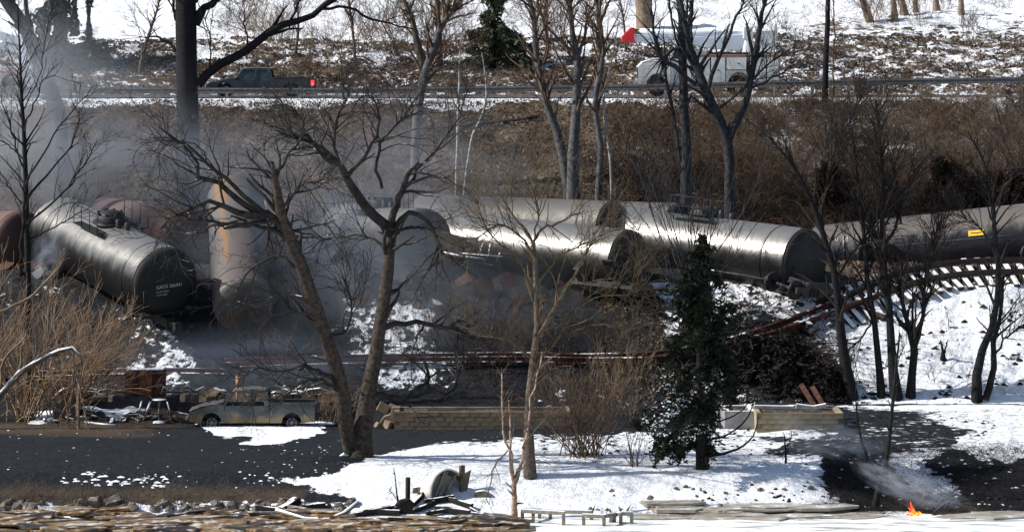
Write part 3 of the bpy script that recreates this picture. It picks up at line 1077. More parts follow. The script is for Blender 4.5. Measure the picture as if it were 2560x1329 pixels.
for (lb, u_, v_, Y_, rt) in (('dark bogie under the left part of the right-hand black tank car', 2190, 668, 167.6, (0, 0, .35)),
                             ('dark bogie under the black tank car near the right edge', 2600, 655, 165.2, (0, 0, .3)),
                             ('dark bogie crushed below the black end of the bright silvery car', 1990, 742, 159.2, (.2, .1, .7)),
                             ('overturned dark bogie under the round flat tank end by the gnarled tree', 1055, 705, 159.5, (2.9, .3, .5)),
                             ('tilted dark bogie in the burnt wreck left of the gnarled tree trunk', 880, 690, 161, (.6, .2, 1.2)),
                             ('small bogie on its side in the black wreck between the left cars', 700, 700, 161, (1.3, .2, .4))):
    p = P(u_, v_, Y_)
    bogie(lb, (p.x, p.y, max(gz(p.x, p.y) - .05, p.z)), rt)


def rod(name, label, cat, pts, r, mat, group=None, k=6, kind=None):
    mb = MB(); pts = [Vector(p) for p in pts]
    c = pts[0]
    mb.tube([p - c for p in pts], r, k)
    o = mb.build(name, M[mat]); o.location = c
    return tag(o, label, cat, group, kind)


rod('bent_rail', 'thin bright bar lying below the bright silvery tank car', 'bar', [P(1760, 672, 158.2), P(1850, 686, 158), P(1920, 698, 158)], .035, 'rail_shine')
rod('snowy_pipe', 'snow covered pipe lying in the wreck right of the gnarled tree', 'pipe', [P(1105, 630, 159), P(1150, 640, 158.6), P(1210, 648, 158.4)], .05, 'snowy_wood')
# mangled ladder
lad = thing('broken_ladder', 'bent ladder rails with snow on them below the long middle tank car', 'ladder', tuple(P(1200, 640, 158)))
o_ = P(1200, 640, 158)
for pts in ([P(1150, 633, 158), P(1260, 642, 157.9)],):
    mb = MB(); mb.tube([Vector(p) - o_ for p in pts], .035, 6); mb.build('side_rail', M['snowy_wood'], lad)
for pts in ([P(1208, 606, 158), P(1200, 630, 158), P(1196, 642, 158)], [P(1225, 610, 158), P(1222, 635, 158), P(1208, 658, 158), P(1232, 663, 158)], [P(1250, 630, 158), P(1240, 655, 158)]):
    mb = MB(); mb.tube([Vector(p) - o_ for p in pts], .025, 5); mb.build('rung', M['snowy_wood'], lad)
# bent ironwork on the end of the highest car
iw = thing('bent_coupler_ironwork', 'bent white edged ironwork against the end of the highest tank car', 'ironwork', tuple(P(1565, 565, 160)))
o_ = P(1565, 565, 160)
for a_, b_ in (((1555, 580), (1560, 540)), ((1560, 578), (1548, 576)), ((1562, 555), (1580, 572)), ((1580, 572), (1596, 575)), ((1596, 576), (1602, 558)), ((1585, 576), (1580, 606))):
    mb = MB(); mb.bar(P(*a_, 160) - o_, P(*b_, 160) - o_, .09, .05); mb.build('bar', M['concrete'], iw)

# burnt scraps strewn over the wreck
near = lambda u, m: min(m, key=lambda q: abs(q[0] - u))[1]
WRK = [(40, 'below the rust red tank end at the left edge'), (540, 'at the foot of the upended car'), (680, 'right of the upended car'), (800, 'behind the left trunk of the gnarled tree'), (930, 'between the gnarled trunks'), (1060, 'under the dull dark round tank end'), (1190, 'around the broken ladder'), (1320, 'below the left half of the long middle car'), (1440, 'below the middle of the long silvery grey car'), (1550, 'under the dark end of the long middle car')]
rs = np.random.RandomState(44)
spots = [(u, v) for u, v in zip(rs.uniform(500, 1560, 46), rs.uniform(650, 780, 46))] + [(u, v) for u, v in zip(rs.uniform(0, 150, 8), rs.uniform(640, 700, 8))]
for q, (u_, v_) in enumerate(spots):
    Y_ = float(np.interp(v_, [650, 700, 800, 860], [163, 161.5, 158.5, 157]))
    p = P(u_, v_, Y_); g = gz(p.x, p.y)
    mb = MB()
    if q % 3 == 0:
        L_ = rs.uniform(.7, 2.6); a = rs.uniform(0, 3.14)
        mb.bar((0, 0, .05), (L_ * math.cos(a), L_ * math.sin(a) * .5, rs.uniform(-.1, .7)), rs.uniform(.05, .16), .06)
        nm, lb = 'bent_steel_bar', 'bent sooty steel bar ' + near(u_, WRK)
    else:
        k_ = rs.randint(4, 7); rr = rs.uniform(.25, .75)
        poly = [(rr * math.cos(2 * math.pi * i / k_) * rs.uniform(.6, 1.2), rr * math.sin(2 * math.pi * i / k_) * rs.uniform(.5, 1.)) for i in range(k_)]
        mb.prism([(x, z + rr * .5) for x, z in poly], -.03, .03)
        nm, lb = 'torn_steel_plate', ('small' if rr < .42 else ('large' if rr > .6 else 'middling')) + ' torn sooty steel plate ' + near(u_, WRK)
    o = mb.build(nm, M[rs.choice(['steel_dark', 'rust_dark', 'steel_dark', 'rust_dark', 'rust'])])
    o.location = (p.x, p.y, g); o.rotation_euler = (rs.uniform(-.9, .4), rs.uniform(-.5, .5), rs.uniform(-.8, .8))
    tag(o, lb, 'wreckage', 'burnt steel scraps under the tank cars')

# ================================================================== TRACK
def polyline(uvY, n):
    pts = np.array([list(P(*q)) for q in uvY])
    p, _ = resample(pts, np.ones(len(pts)), n, 0, np.random.RandomState(0))
    return p


def rail_mesh(pts, roll=0.0):
    """flat-bottomed rail section swept along pts"""
    sec = [(-.075, 0), (.075, 0), (.075, .02), (.012, .04), (.012, .125), (.036, .135), (.036, .172), (-.036, .172), (-.036, .135), (-.012, .125), (-.012, .04), (-.075, .02)]
    sec = [(a * 1.5, b * 1.45) for a, b in sec]
    V = []; F = []; k = len(sec); n = len(pts)
    T = np.gradient(pts, axis=0)
    for i in range(n):
        t = Vector(T[i]).normalized(); s = t.cross(Vector((0, 0, 1))).normalized(); u_ = s.cross(t)
        rl = roll(i / (n - 1)) if callable(roll) else roll
        s2 = s * math.cos(rl) + u_ * math.sin(rl); u2 = u_ * math.cos(rl) - s * math.sin(rl)
        for a, b in sec:
            V.append(Vector(pts[i]) + s2 * a + u2 * b)
    for i in range(n - 1):
        for j in range(k):
            F.append((i * k + j, i * k + (j + 1) % k, (i + 1) * k + (j + 1) % k, (i + 1) * k + j))
    F.append(tuple(range(k))[::-1]); F.append(tuple((n - 1) * k + j for j in range(k)))
    return V, F


RA = [(2075, 762, 161.3), (2120, 745, 161.8), (2160, 724, 162.2), (2235, 692, 162.8), (2330, 670, 163.2), (2440, 659, 163.5), (2560, 656, 163.7), (2760, 662, 163.8)]
RB = [(2090, 785, 159.9), (2130, 770, 160.2), (2200, 744, 160.6), (2300, 710, 161.2), (2400, 692, 161.7), (2560, 685, 162.1), (2760, 690, 162.2)]
tr = thing('railway_track', 'curving railway track with snowy sleepers on the embankment at right', 'railway track', tuple(P(2400, 680, 162.5)))
o_ = P(2400, 680, 162.5)
RA = [(u, v, min(y, on_ground(u, v, .3))) for u, v, y in RA]
RB = [(u, v, min(y, on_ground(u, v, .3))) for u, v, y in RB]
ra = polyline(RA, 60); rb = polyline(RB, 60)
for pl in (ra, rb):
    V, F = rail_mesh(pl)
    mb = MB(); mb.add([Vector(p) - o_ for p in V], F); mb.build('rail', M['rail_dark'], tr)
sm_ = None
nties = 24
rs = np.random.RandomState(5)
da = np.r_[0, np.cumsum(np.linalg.norm(np.diff(ra, axis=0), axis=1))]; db = np.r_[0, np.cumsum(np.linalg.norm(np.diff(rb, axis=0), axis=1))]
mbt = MB(); mbt.box((0, 0, 0), (.25, 2.6, .2)); tie_mesh = mbt.mesh('sleeper', M['tie'])
for i in range(nties):
    t = (i + .5) / nties
    if i in (5, 7): continue
    a = Vector([np.interp(t * da[-1], da, ra[:, k]) for k in range(3)]); b = Vector([np.interp(t * db[-1], db, rb[:, k]) for k in range(3)])
    y = (a - b).normalized(); x = y.cross(Vector((0, 0, 1))).normalized(); z = x.cross(y)
    z = Vector((z.x, z.y, abs(z.z)))
    x = y.cross(z)
    R_ = Matrix((x, y, z)).transposed()
    o = bpy.data.objects.new('sleeper', tie_mesh); link(o, tr)
    o.location = (a + b) / 2 - o_ - z * .1 - y * (.25 + rs.uniform(-.2, .2))
    o.rotation_euler = (R_ @ Matrix.Rotation(rs.uniform(-.06, .06) + .12, 3, 'Z')).to_euler()
# loose sleepers under the broken end
for i, (u_, v_, Y_, a) in enumerate([(2000, 765, 158.6, .3), (1975, 775, 158.2, .9), (2150, 800, 159.2, 1.0)]):
    p = P(u_, v_, Y_)
    o = bpy.data.objects.new('loose_sleeper', tie_mesh); link(o)
    o.location = (p.x, p.y, gz(p.x, p.y) + .15); o.rotation_euler = (.25, .1, a)
    tag(o, 'loose dark sleeper lying under the broken left end of the track', 'sleeper', 'loose sleepers by the broken track')
# ballast left on the shelf
C = []
for _ in range(1500):
    u_ = rs.uniform(2080, 2600); Y_ = rs.uniform(161.5, 168)
    x = (u_ - UC) / FPX * Y_; C.append((x, Y_))
C = np.array(C); Z = H(C[:, 0], C[:, 1])
V, F = leafquads(np.c_[C, Z + .03], .13, rs, 1.2)
tag(npobj('ballast', V, F, M['ballast']), kind='stuff')
# the two sprung rails hanging down the slope
LR = [(2200, 742, 160.4), (2090, 783, 159.6), (2010, 812, 158.4), (1930, 838, 157.6), (1840, 862, 157), (1760, 880, 156.5), (1680, 896, 156.2), (1600, 904, 156), (1500, 906, 155.9), (1300, 904, 155.8), (1100, 906, 155.7), (850, 910, 155.6), (600, 918, 155.4)]
UR = [(2120, 748, 161.6), (2060, 772, 160.6), (1990, 798, 159.2), (1920, 823, 158.4), (1850, 846, 157.8), (1750, 870, 157.2), (1680, 884, 156.9), (1600, 891, 156.7), (1480, 896, 156.5), (1300, 894, 156.4), (1100, 896, 156.3), (850, 901, 156.2), (560, 908, 156.0)]
for pts, lb in ((LR, 'lower of two sprung rusty rails sagging across the slope below the tank cars'), (UR, 'upper of two sprung rusty rails sagging across the slope below the tank cars')):
    pts = [(q[0], q[1], q[2]) if q[0] > 1990 else (q[0], q[1], on_ground(q[0], q[1] + 4, .12)) for q in pts]
    pl = polyline(pts, 120)
    uu = UC + pl[:, 0] / pl[:, 1] * FPX; vv_ = VH + (HC - pl[:, 2]) / pl[:, 1] * FPX
    yg = np.array([on_ground(a, b + 3, .16) for a, b in zip(uu, vv_)])
    yg = np.minimum(pl[:, 1], yg); yg = np.array([yg[max(0, i - 4):i + 5].min() * .5 + yg[max(0, i - 4):i + 5].mean() * .5 for i in range(len(yg))])
    pl = np.array([list(P(a, b, c_)) for a, b, c_ in zip(uu, vv_, yg)])
    V, F = rail_mesh(pl, lambda t: .15 + .4 * math.sin(t * 5))
    c = Vector(pl[60]); mb = MB(); mb.add([Vector(p) - c for p in V], F)
    o = mb.build('sprung_rail', M['rail_red']); o.location = c
    tag(o, lb, 'rail', 'sprung rails')
pl = polyline([(a, b, on_ground(a, b, .1)) for a, b in ((560, 935), (400, 933), (200, 938), (0, 944), (-200, 950))], 40)
V, F = rail_mesh(pl); c = Vector(pl[0]); mb = MB(); mb.add([Vector(p) - c for p in V], F)
o = mb.build('sprung_rail', M['rail_red']); o.location = c
tag(o, 'dark rail lying across the slope foot behind the rusty cabinet', 'rail', 'sprung rails')

# ================================================================== GUARDRAIL
gr = thing('guardrail', 'long grey metal guardrail with posts along the near edge of the road', 'guardrail', (0, 187.4, 13.75))
gp = [(-300, 230), (200, 226), (450, 226), (800, 228), (1300, 222), (1600, 218), (2000, 208), (2300, 203), (2560, 200), (2900, 198)]
prof = [(0, -.155), (.0, -.12), (-.06, -.1), (-.06, -.06), (0, -.03), (0, .03), (-.06, .06), (-.06, .1), (0, .12), (0, .155)]
xs = np.arange(-32, 32.1, 3.81)
for i in range(len(xs) - 1):
    V, F = [], []
    for x in (xs[i], xs[i + 1] + .12):
        zz = HC - (np.interp(UC + x / 187.4 * FPX, [g[0] for g in gp], [g[1] for g in gp]) - VH) / FPX * 187.4 - 13.75
        for dy, dz in prof: V.append((x, dy - (.006 if x > xs[i] else 0), zz + dz))
    k = len(prof)
    for j in range(k - 1): F.append((j, j + 1, k + j + 1, k + j))
    mb = MB(); mb.add(V, F); o = mb.build('rail_beam', M['galv'], gr)
    sd = o.modifiers.new('thick', 'SOLIDIFY'); sd.thickness = .012; sd.offset = 1
for x in np.arange(-32, 32.1, 1.905):
    zz = HC - (np.interp(UC + x / 187.4 * FPX, [g[0] for g in gp], [g[1] for g in gp]) - VH) / FPX * 187.4 - 13.75
    g = gz(x, 187.55) - 13.75
    mb = MB(); mb.box((x, .12, (zz + .2 + g - .3) / 2), (.15, .2, zz + .2 - g + .3)); mb.build('post', M['post_wood'], gr)


# ================================================================== PICKUPS
def arc(cx, cz, r, a0, a1, n=9):
    return [(cx + r * math.cos(a), cz + r * math.sin(a)) for a in np.linspace(math.radians(a0), math.radians(a1), n)]


def wheel(parent, x, y, z, r, w_, burnt, rim='rim', hub=.62):
    s = -1 if y < 0 else 1
    if burnt:
        t = MB(); t.lathe([(-w_ / 2, r * .86), (-w_ / 2, r), (w_ / 2, r), (w_ / 2, r * .86)], 24, 'y')
        o = t.build('wheel', M['rim'], parent)
    else:
        t = MB(); t.lathe([(-w_ / 2, r * .6), (-w_ / 2, r * .93), (-w_ * .36, r), (w_ * .36, r), (w_ / 2, r * .93), (w_ / 2, r * .6)], 28, 'y')
        o = t.build('wheel', M['rubber'], parent)
    o.location = (x, y, z)
    t = MB()
    t.lathe([(s * w_ * .1, 0.001), (s * w_ * .3, r * .14), (s * w_ * .12, r * .2)], 12, 'y')
    for k in range(6):
        a = k * math.pi / 3
        t.bar((0, s * w_ * .12, 0), (math.cos(a) * r * .85 * (1 if burnt else .7), s * w_ * .2, math.sin(a) * r * .85 * (1 if burnt else .7)), r * .16, .03, up=(0, 1, 0))
    if not burnt:
        t.lathe([(s * w_ * .46, r * .6), (s * w_ * .3, r * .52)], 24, 'y')
    t.build('rim', M[rim], o)
    return o


def pickup(label, loc, rotz, body, burnt, sx=1.0, sz=1.0, snow_roof=False, hw=.84, group=None):
    root = thing('pickup_truck', label, 'pickup truck', loc, rotz, group)
    root.scale = (sx, 1, sz)
    B = M[body]
    gz0 = .17 if burnt else .25
    wz = .17 if burnt else .33
    af = (-1.62, wz, .40); ar = (1.58, wz, .40)
    z0 = .16 if burnt else .28
    for s in (-1, 1):
        ys = (s * hw, s * (hw - .05))
        fend = [(-2.5, z0 + .05)] + [(af[0] - af[2], z0)] + arc(af[0], wz, af[2], 170, 10) + [(af[0] + af[2], z0), (-1.12, z0), (-1.12, .86), (-1.25, .93), (-2.1, .74), (-2.48, .6)]
        MB().prism(fend, *ys).build('fender', B, root)
        MB().prism([(-1.11, z0), (-.1, z0), (-.1, .85), (-1.11, .85)], *ys).build('door', B, root, .01)
        MB().prism([(-.09, z0), (.68, z0), (.68, .85), (-.09, .85)], s * hw, s * (hw - .05)).build('door', B, root, .01)
        bed = [(.70, z0), (ar[0] - ar[2], z0)] + arc(ar[0], wz, ar[2], 172, 8) + [(ar[0] + ar[2], z0), (2.5, z0 + .05), (2.5, .93), (.70, .93)]
        MB().prism(bed, *ys).build('bed_side', B, root)
        m_ = MB(); m_.box((1.6, s * (hw - .03), .95), (1.82, .1, .045)); m_.build('bed_rail', M['steel_dark'] if not burnt else B, root, .01)
        # pillars and roof rail
        m_ = MB()
        yt = s * (hw - .16); yb = s * (hw - .02)
        m_.bar((-1.12, yb, .86), (-.72, yt, 1.40), .07)
        m_.bar((-.12, yb, .84), (-.1, yt, 1.40), .08)
        m_.bar((.60, yb, .84), (.5, yt, 1.40), .2, .06)
        m_.bar((-.74, yt, 1.41), (.55, yt, 1.41), .07)
        m_.build('pillar', B, root)
        if not burnt:
            q = MB(); q.add([(-1.02, yb - s * .03, .87), (-.16, yb - s * .03, .87), (-.14, yt - s * .02, 1.38), (-.68, yt - s * .02, 1.38)], [(0, 1, 2, 3)])
            o = q.build('side_window', M['glass'], root); sd = o.modifiers.new('t', 'SOLIDIFY'); sd.thickness = .01
            q = MB(); q.add([(-.08, yb - s * .03, .87), (.52, yb - s * .03, .87), (.42, yt - s * .02, 1.38), (-.06, yt - s * .02, 1.38)], [(0, 1, 2, 3)])
            o = q.build('side_window', M['glass'], root); sd = o.modifiers.new('t', 'SOLIDIFY'); sd.thickness = .01
            q = MB(); q.box((-1.0, s * (hw + .1), .95), (.12, .2, .13)); q.build('wing_mirror', M['steel_dark'], root, .02)
        for (cx, cz, r_) in (af, ar):
            wheel(root, cx, s * (hw - .16), wz, .2 if burnt else .34, .2, burnt)
            q = MB(); q.lathe([(s * (hw - .42), .38), (s * (hw - .42), .395), (s * (hw - .06), .395)], 20, 'y', c=(cx, 0, wz)); q.build('wheel_liner', M['steel_dark'], root)
    # roof as a gently crowned sheet
    m_ = MB(); V = []; F = []
    nx_, ny_ = 8, 6
    for i in range(nx_ + 1):
        for j in range(ny_ + 1):
            x = -.78 + 1.4 * i / nx_; y = (j / ny_ * 2 - 1) * (hw - .13)
            V.append((x, y, 1.43 + .05 * (1 - (y / hw) ** 2) - .05 * abs(i / nx_ - .55) ** 2 * 4 + (-.04 * math.sin(i) * math.cos(j) if burnt else 0)))
    for i in range(nx_):
        for j in range(ny_):
            a = i * (ny_ + 1) + j; F.append((a, a + ny_ + 1, a + ny_ + 2, a + 1))
    m_.add(V, F, True); o = m_.build('roof', M['burnt_snow'] if snow_roof else B, root); sd = o.modifiers.new('t', 'SOLIDIFY'); sd.thickness = .03; sd.offset = 1
    m_ = MB(); V = []; F = []
    for i in range(9):
        for j in range(7):
            x = -2.5 + 1.4 * i / 8; y = (j / 6 * 2 - 1) * (hw - .02)
            V.append((x, y, (np.interp(x, [-2.5, -2.1, -1.1], [.62, .78, .96])) + .03 * (1 - (y / hw) ** 2) + (.02 * math.sin(3 * i + 2 * j) if burnt else 0)))
    for i in range(8):
        for j in range(6):
            a = i * 7 + j; F.append((a, a + 7, a + 8, a + 1))
    m_.add(V, F, True); o = m_.build('hood', M['burnt_snow'] if snow_roof else B, root); sd = o.modifiers.new('t', 'SOLIDIFY'); sd.thickness = .025; sd.offset = 1
    MB().box((-2.5, 0, .5), (.06, 1.5, .26)).build('grille', M['steel_dark'] if burnt else M['chrome'], root, .02)
    MB().box((-2.58, 0, .34), (.14, 1.66, .18)).build('bumper', M['burnt'] if burnt else M['chrome'], root, .04)
    MB().box((2.58, 0, .36), (.12, 1.6, .16)).build('bumper', M['steel_dark'], root, .04)
    MB().box((2.5, 0, .65), (.05, 1.5, .52)).build('tailgate', B, root, .01)
    MB().box((1.6, 0, .5), (1.75, 1.5, .05)).build('bed_floor', M['rust_dark'] if burnt else M['steel_dark'], root)
    MB().box((.72, 0, .75), (.05, 1.56, .5)).build('bed_front', B, root)
    MB().box((-.2, 0, .22), (1.9, 1.5, .06)).build('cab_floor', M['steel_dark'], root)
    MB().box((0, 0, .2), (4.4, .8, .1)).build('chassis', M['steel_dark'], root)
    MB().box((-1.16, 0, .8), (.08, 1.5, .22)).build('dashboard', M['steel_dark'], root, .02)
    for y in (-.38, .38):
        m_ = MB()
        m_.box((-.35, y, .5), (.5, .5, .1)); m_.bar((-.12, y, .5), (.05, y, 1.12), .42, .06, up=(1, 0, 0)); m_.tube([(.05, y - .12, 1.12), (.07, y - .1, 1.28), (.07, y + .1, 1.28), (.05, y + .12, 1.12)], .025, 6)
        m_.build('seat', M['scrap'] if burnt else M['steel_dark'], root)
        if not burnt:
            MB().box((-2.49, y * 1.72, .57), (.08, .26, .16)).build('headlight', M['glass_green'], root, .02)
            MB().box((2.56, y * 2.12, .7), (.05, .1, .26)).build('tail_light', M['tail'], root, .01)
    if burnt:
        m_ = MB(); m_.lathe([(-.02, .17), (0, .19), (.02, .17)], 20, 'x', c=(-.85, -.38, .92)); m_.build('steering_wheel', M['steel_dark'], root)
        m_ = MB(); m_.box((-1.7, 0, .5), (.7, .7, .3)); m_.build('engine', M['rust_dark'], root, .05)
    else:
        q = MB(); q.add([(-1.12, -.76, .9), (-1.12, .76, .9), (-.74, .68, 1.41), (-.74, -.68, 1.41)], [(0, 1, 2, 3)])
        o = q.build('windscreen', M['glass_green'], root); sd = o.modifiers.new('t', 'SOLIDIFY'); sd.thickness = .01
        q = MB(); q.add([(.6, -.74, .9), (.6, .74, .9), (.54, .66, 1.4), (.54, -.66, 1.4)], [(0, 1, 2, 3)])
        o = q.build('rear_window', M['glass'], root); sd = o.modifiers.new('t', 'SOLIDIFY'); sd.thickness = .01
        MB().box((1.55, 0, .985), (1.7, 1.5, .03)).build('bed_cover', M['steel_dark'], root)
    return root


p = P(634, 1064, 144.6)
pickup('burnt out grey pickup truck without windows or tyres parked before the left foundation', (p.x, p.y, gz(p.x, p.y) - .02), 0, 'burnt', True, snow_roof=True)
p = P(648, 245, 190.2)
pickup('dark blue pickup truck with lit red tail light driving on the road at upper left', (p.x, p.y, 13.82), 0, 'navy', False, sx=1.1, sz=1.02, hw=.92)

# ================================================================== BUCKET TRUCK
def bucket_truck(label, x0, Y, z):
    root = thing('bucket_truck', label, 'utility truck', (x0, Y, z))
    root.scale = (1, 1, 1.12)
    W, D = M['white_paint'], M['white_dirty']
    hw = 1.2
    for s in (-1, 1):
        ys = (s * hw, s * (hw - .06))
        MB().prism([(-3.75, .5), (-3.4, .45)] + arc(-2.72, .5, .60, 178, 2, 12) + [(-2.05, .5), (-2.05, 1.7), (-2.9, 1.72), (-3.55, 1.55), (-3.75, 1.35)], *ys).build('fender', D, root)
        MB().prism([(-2.03, .55), (-.95, .55), (-.95, 1.75), (-2.03, 1.75)], s * (hw - .05), s * (hw - .11)).build('door', D, root, .02)
        q = MB(); q.add([(-1.95, s * (hw - .08), 1.76), (-1.0, s * (hw - .08), 1.76), (-1.0, s * (hw - .16), 2.42), (-1.72, s * (hw - .16), 2.42)], [(0, 1, 2, 3)])
        o = q.build('side_window', M['glass'], root); sd = o.modifiers.new('t', 'SOLIDIFY'); sd.thickness = .012
        q = MB(); q.bar((-2.05, s * (hw - .06), 1.75), (-1.75, s * (hw - .14), 2.45), .08); q.bar((-.93, s * (hw - .06), 1.75), (-.93, s * (hw - .14), 2.45), .12); q.build('pillar', W, root)
        body = [(-.8, .5), (.9, .5)] + arc(1.58, .55, .60, 178, 2, 12) + [(2.25, .5), (3.75, .5), (3.75, 1.98), (-.8, 1.98)]
        MB().prism(body, *ys).build('utility_body', D, root)
        for i, (a, b, c, d) in enumerate(((-.72, .05, .62, 1.85), (.1, .85, .62, 1.85), (.92, 2.2, 1.25, 1.85), (2.3, 3.0, .62, 1.85), (3.05, 3.68, .62, 1.85))):
            q = MB(); q.box(((a + b) / 2, s * (hw + .004), (c + d) / 2), (b - a + .05, .01, d - c + .05)); q.build('locker_gap', M['steel_dark'], root)
            q = MB(); q.box(((a + b) / 2, s * (hw + .02), (c + d) / 2), (b - a - .02, .03, d - c - .02)); q.build('locker_door', D, root, .012)
            q = MB(); q.box(((a + b) / 2, s * (hw + .045), (c + d) / 2), (.12, .03, .05)); q.build('latch', M['steel_dark'], root)
        MB().box((1.48, s * (hw + .03), 1.93), (4.5, .02, .07)).build('red_stripe', M['red_stripe'], root)
        wheel(root, -2.72, s * .98, .5, .5, .28, False, 'rim'); wheel(root, 1.58, s * .9, .5, .5, .5, False, 'rim')
        MB().box((-3.78, s * .95, .75), (.1, .22, .2)).build('headlight', M['glass_green'], root, .03)
        MB().box((-3.86, s * 1.0, .52), (.14, .26, .2)).build('marker_light', M['amber_off'], root, .04)
        q = MB(); q.bar((-2.0, s * (hw + .02), 1.9), (-2.1, s * (hw + .32), 1.95), .03); q.box((-2.1, s * (hw + .34), 2.0), (.06, .2, .42)); q.build('wing_mirror', M['steel_dark'], root)
    q = MB(); V = [(-3.75, -hw + .02, 1.37), (-3.75, hw - .02, 1.37), (-3.5, hw - .02, 1.6), (-3.5, -hw + .02, 1.6), (-2.9, hw - .02, 1.76), (-2.9, -hw + .02, 1.76), (-2.03, hw - .02, 1.8), (-2.03, -hw + .02, 1.8)]
    q.add(V, [(0, 1, 2, 3), (3, 2, 4, 5), (5, 4, 6, 7)], True); o = q.build('hood', W, root); sd = o.modifiers.new('t', 'SOLIDIFY'); sd.thickness = .04
    MB().box((-3.72, 0, 1.0), (.08, 1.5, .7)).build('grille', M['steel_dark'], root, .02)
    MB().box((-3.9, 0, .52), (.16, 2.3, .28)).build('bumper', M['chrome'], root, .03)
    q = MB(); q.add([(-2.0, -1.08, 1.78), (-2.0, 1.08, 1.78), (-1.74, 1.0, 2.42), (-1.74, -1.0, 2.42)], [(0, 1, 2, 3)]); o = q.build('windscreen', M['glass'], root); sd = o.modifiers.new('t', 'SOLIDIFY'); sd.thickness = .012
    MB().box((-1.33, 0, 2.49), (.95, 2.16, .1)).build('cab_roof', W, root, .04)
    MB().box((-.88, 0, 1.5), (.06, 2.2, 1.9)).build('cab_back', W, root)
    MB().box((1.48, 0, 1.88), (4.5, 2.2, .08)).build('deck', W, root)
    MB().box((0, 0, .62), (7.2, .9, .22)).build('chassis', M['steel_dark'], root)
    MB().box((-.4, 0, 2.05), (.6, 1.6, .3)).build('cross_locker', W, root, .02)
    MB().box((1.0, -.7, 2.0), (2.2, .5, .16)).build('tool_tray', M['steel_dark'], root, .02)
    for s in (-1, 1):
        MB().box((1.48, s * (1.2 - .2), .58), (4.4, .06, .22)).build('skirt_shadow_board', M['steel_dark'], root)
        MB().box((-1.5, s * 1.17, .42), (1.1, .2, .1)).build('step', M['steel_dark'], root)
    # pedestal, lower boom, upper boom, bucket
    MB().lathe([(1.9, .42), (2.2, .38), (2.75, .30)], 20, 'z', c=(2.1, 0, 0)).build('pedestal', W, root)
    MB().box((2.1, 0, 3.0), (.5, .7, .6)).build('turret', W, root, .05)
    lb_ = MB().prism([(2.3, 2.5), (2.4, 3.0), (.2, 2.8), (-1.4, 2.9), (-3.9, 2.9), (-3.9, 2.58), (-1.4, 2.52), (.2, 2.25), (1.6, 2.15)], -.26, .10)
    lb_.build('lower_boom', M['boom'], root, .03)
    m_ = MB(); m_.tube([(-4.0, -.02, 3.08), (3.1, -.02, 2.88)], .15, 16); m_.build('upper_boom', M['boom'], root)
    MB().prism([(-3.92, 2.52), (-3.92, 3.25), (-4.12, 3.25), (-4.62, 2.8), (-4.55, 2.55)], -.36, .2).build('boom_tip_cover', M['red'], root, .03)
    MB().box((-3.76, -.2, 3.16), (.26, .03, .1)).build('warning_label', M['yellow'], root)
    MB().box((-3.76, -.22, 3.16), (.2, .012, .03)).build('warning_print', M['black_paint'], root)
    MB().prism([(2.5, 2.1), (3.5, 2.1), (3.66, 3.12), (2.75, 3.12), (2.55, 2.7)], -.55, .45).build('bucket', M['white_paint'], root, .04)
    q = MB(); q.lathe([(-.62, .12), (-.5, .14)], 14, 'y', c=(2.5, 0, 2.85)); q.add([(2.5 + .1 * math.cos(t), -.62, 2.85 + .1 * math.sin(t)) for t in np.linspace(0, 6.28, 12, endpoint=False)], [tuple(range(12))]); q.build('pivot', M['steel_dark'], root)
    MB().bar((1.95, -.2, 2.0), (.9, -.2, 2.35), .1).build('hydraulic_ram', M['chrome'], root)
    return root


p = P(1770, 240, 191.2)
bucket_truck('white bucket truck with red boom tip stopped on the road at upper right', p.x, 191.2, 13.82)


def utility_left(label, Y, z):
    """only the tail of this truck is in the picture"""
    x0 = P(40, 200, Y).x
    root = thing('crane_truck', label, 'utility truck', (x0, Y, z))
    D, W = M['white_dirty'], M['white_paint']
    hw = 1.15
    for s in (-1, 1):
        ys = (s * hw, s * (hw - .06))
        MB().prism([(-3.6, .5), (-.75, .5)] + arc(0, .55, .68, 178, 2, 12) + [(.78, .5), (1.15, .45), (1.0, 1.55), (-3.6, 1.55)], *ys).build('utility_body', D, root)
        wheel(root, 0, s * .9, .5, .5, .5, False)
        wheel(root, -5.2, s * .98, .5, .5, .28, False)
        for k in range(12):
            MB().box((-3.3 + k * .34, s * (hw + .015), 1.28), (.17, .02, .13)).build('reflector', M['red_check'], root)
        MB().prism([(-6.3, .5), (-5.9, .5)] + arc(-5.2, .5, .6, 178, 2, 10) + [(-4.5, .5), (-3.8, .5), (-3.8, 1.6), (-5.2, 1.6), (-6.3, 1.3)], *ys).build('cab_side', D, root)
    MB().box((-1.3, 0, 1.52), (4.6, 2.2, .1)).build('deck', W, root)
    MB().box((-2.5, 0, .62), (7.2, .9, .22)).build('chassis', M['steel_dark'], root)
    MB().box((1.05, 0, 1.0), (.06, 2.1, .9)).build('tail_panel', W, root)
    MB().box((-4.4, 0, 2.0), (1.3, 2.1, .8)).build('cab', W, root, .05)
    MB().prism([(.25, 1.57), (.85, 1.57), (1.0, 2.35), (.75, 3.05), (.35, 3.0)], -.35, .35).build('pedestal', M['boom'], root, .03)
    MB().prism([(.7, 3.0), (.6, 2.65), (-5.5, 4.0), (-5.5, 4.5), (-3, 4.1)], -.3, .12).build('upper_boom', M['boom'], root, .03)
    MB().prism([(.45, 2.55), (.35, 2.3), (-3.5, 3.0), (-3.5, 3.3)], -.22, .22).build('lower_boom', M['boom'], root, .03)
    q = MB(); q.box((.95, -.9, 1.75), (.16, .16, .24)); q.build('beacon', M['amber_off'], root, .03)


utility_left('white crane truck with row of red reflectors, its tail showing at the upper left edge', 192.6, 13.83)
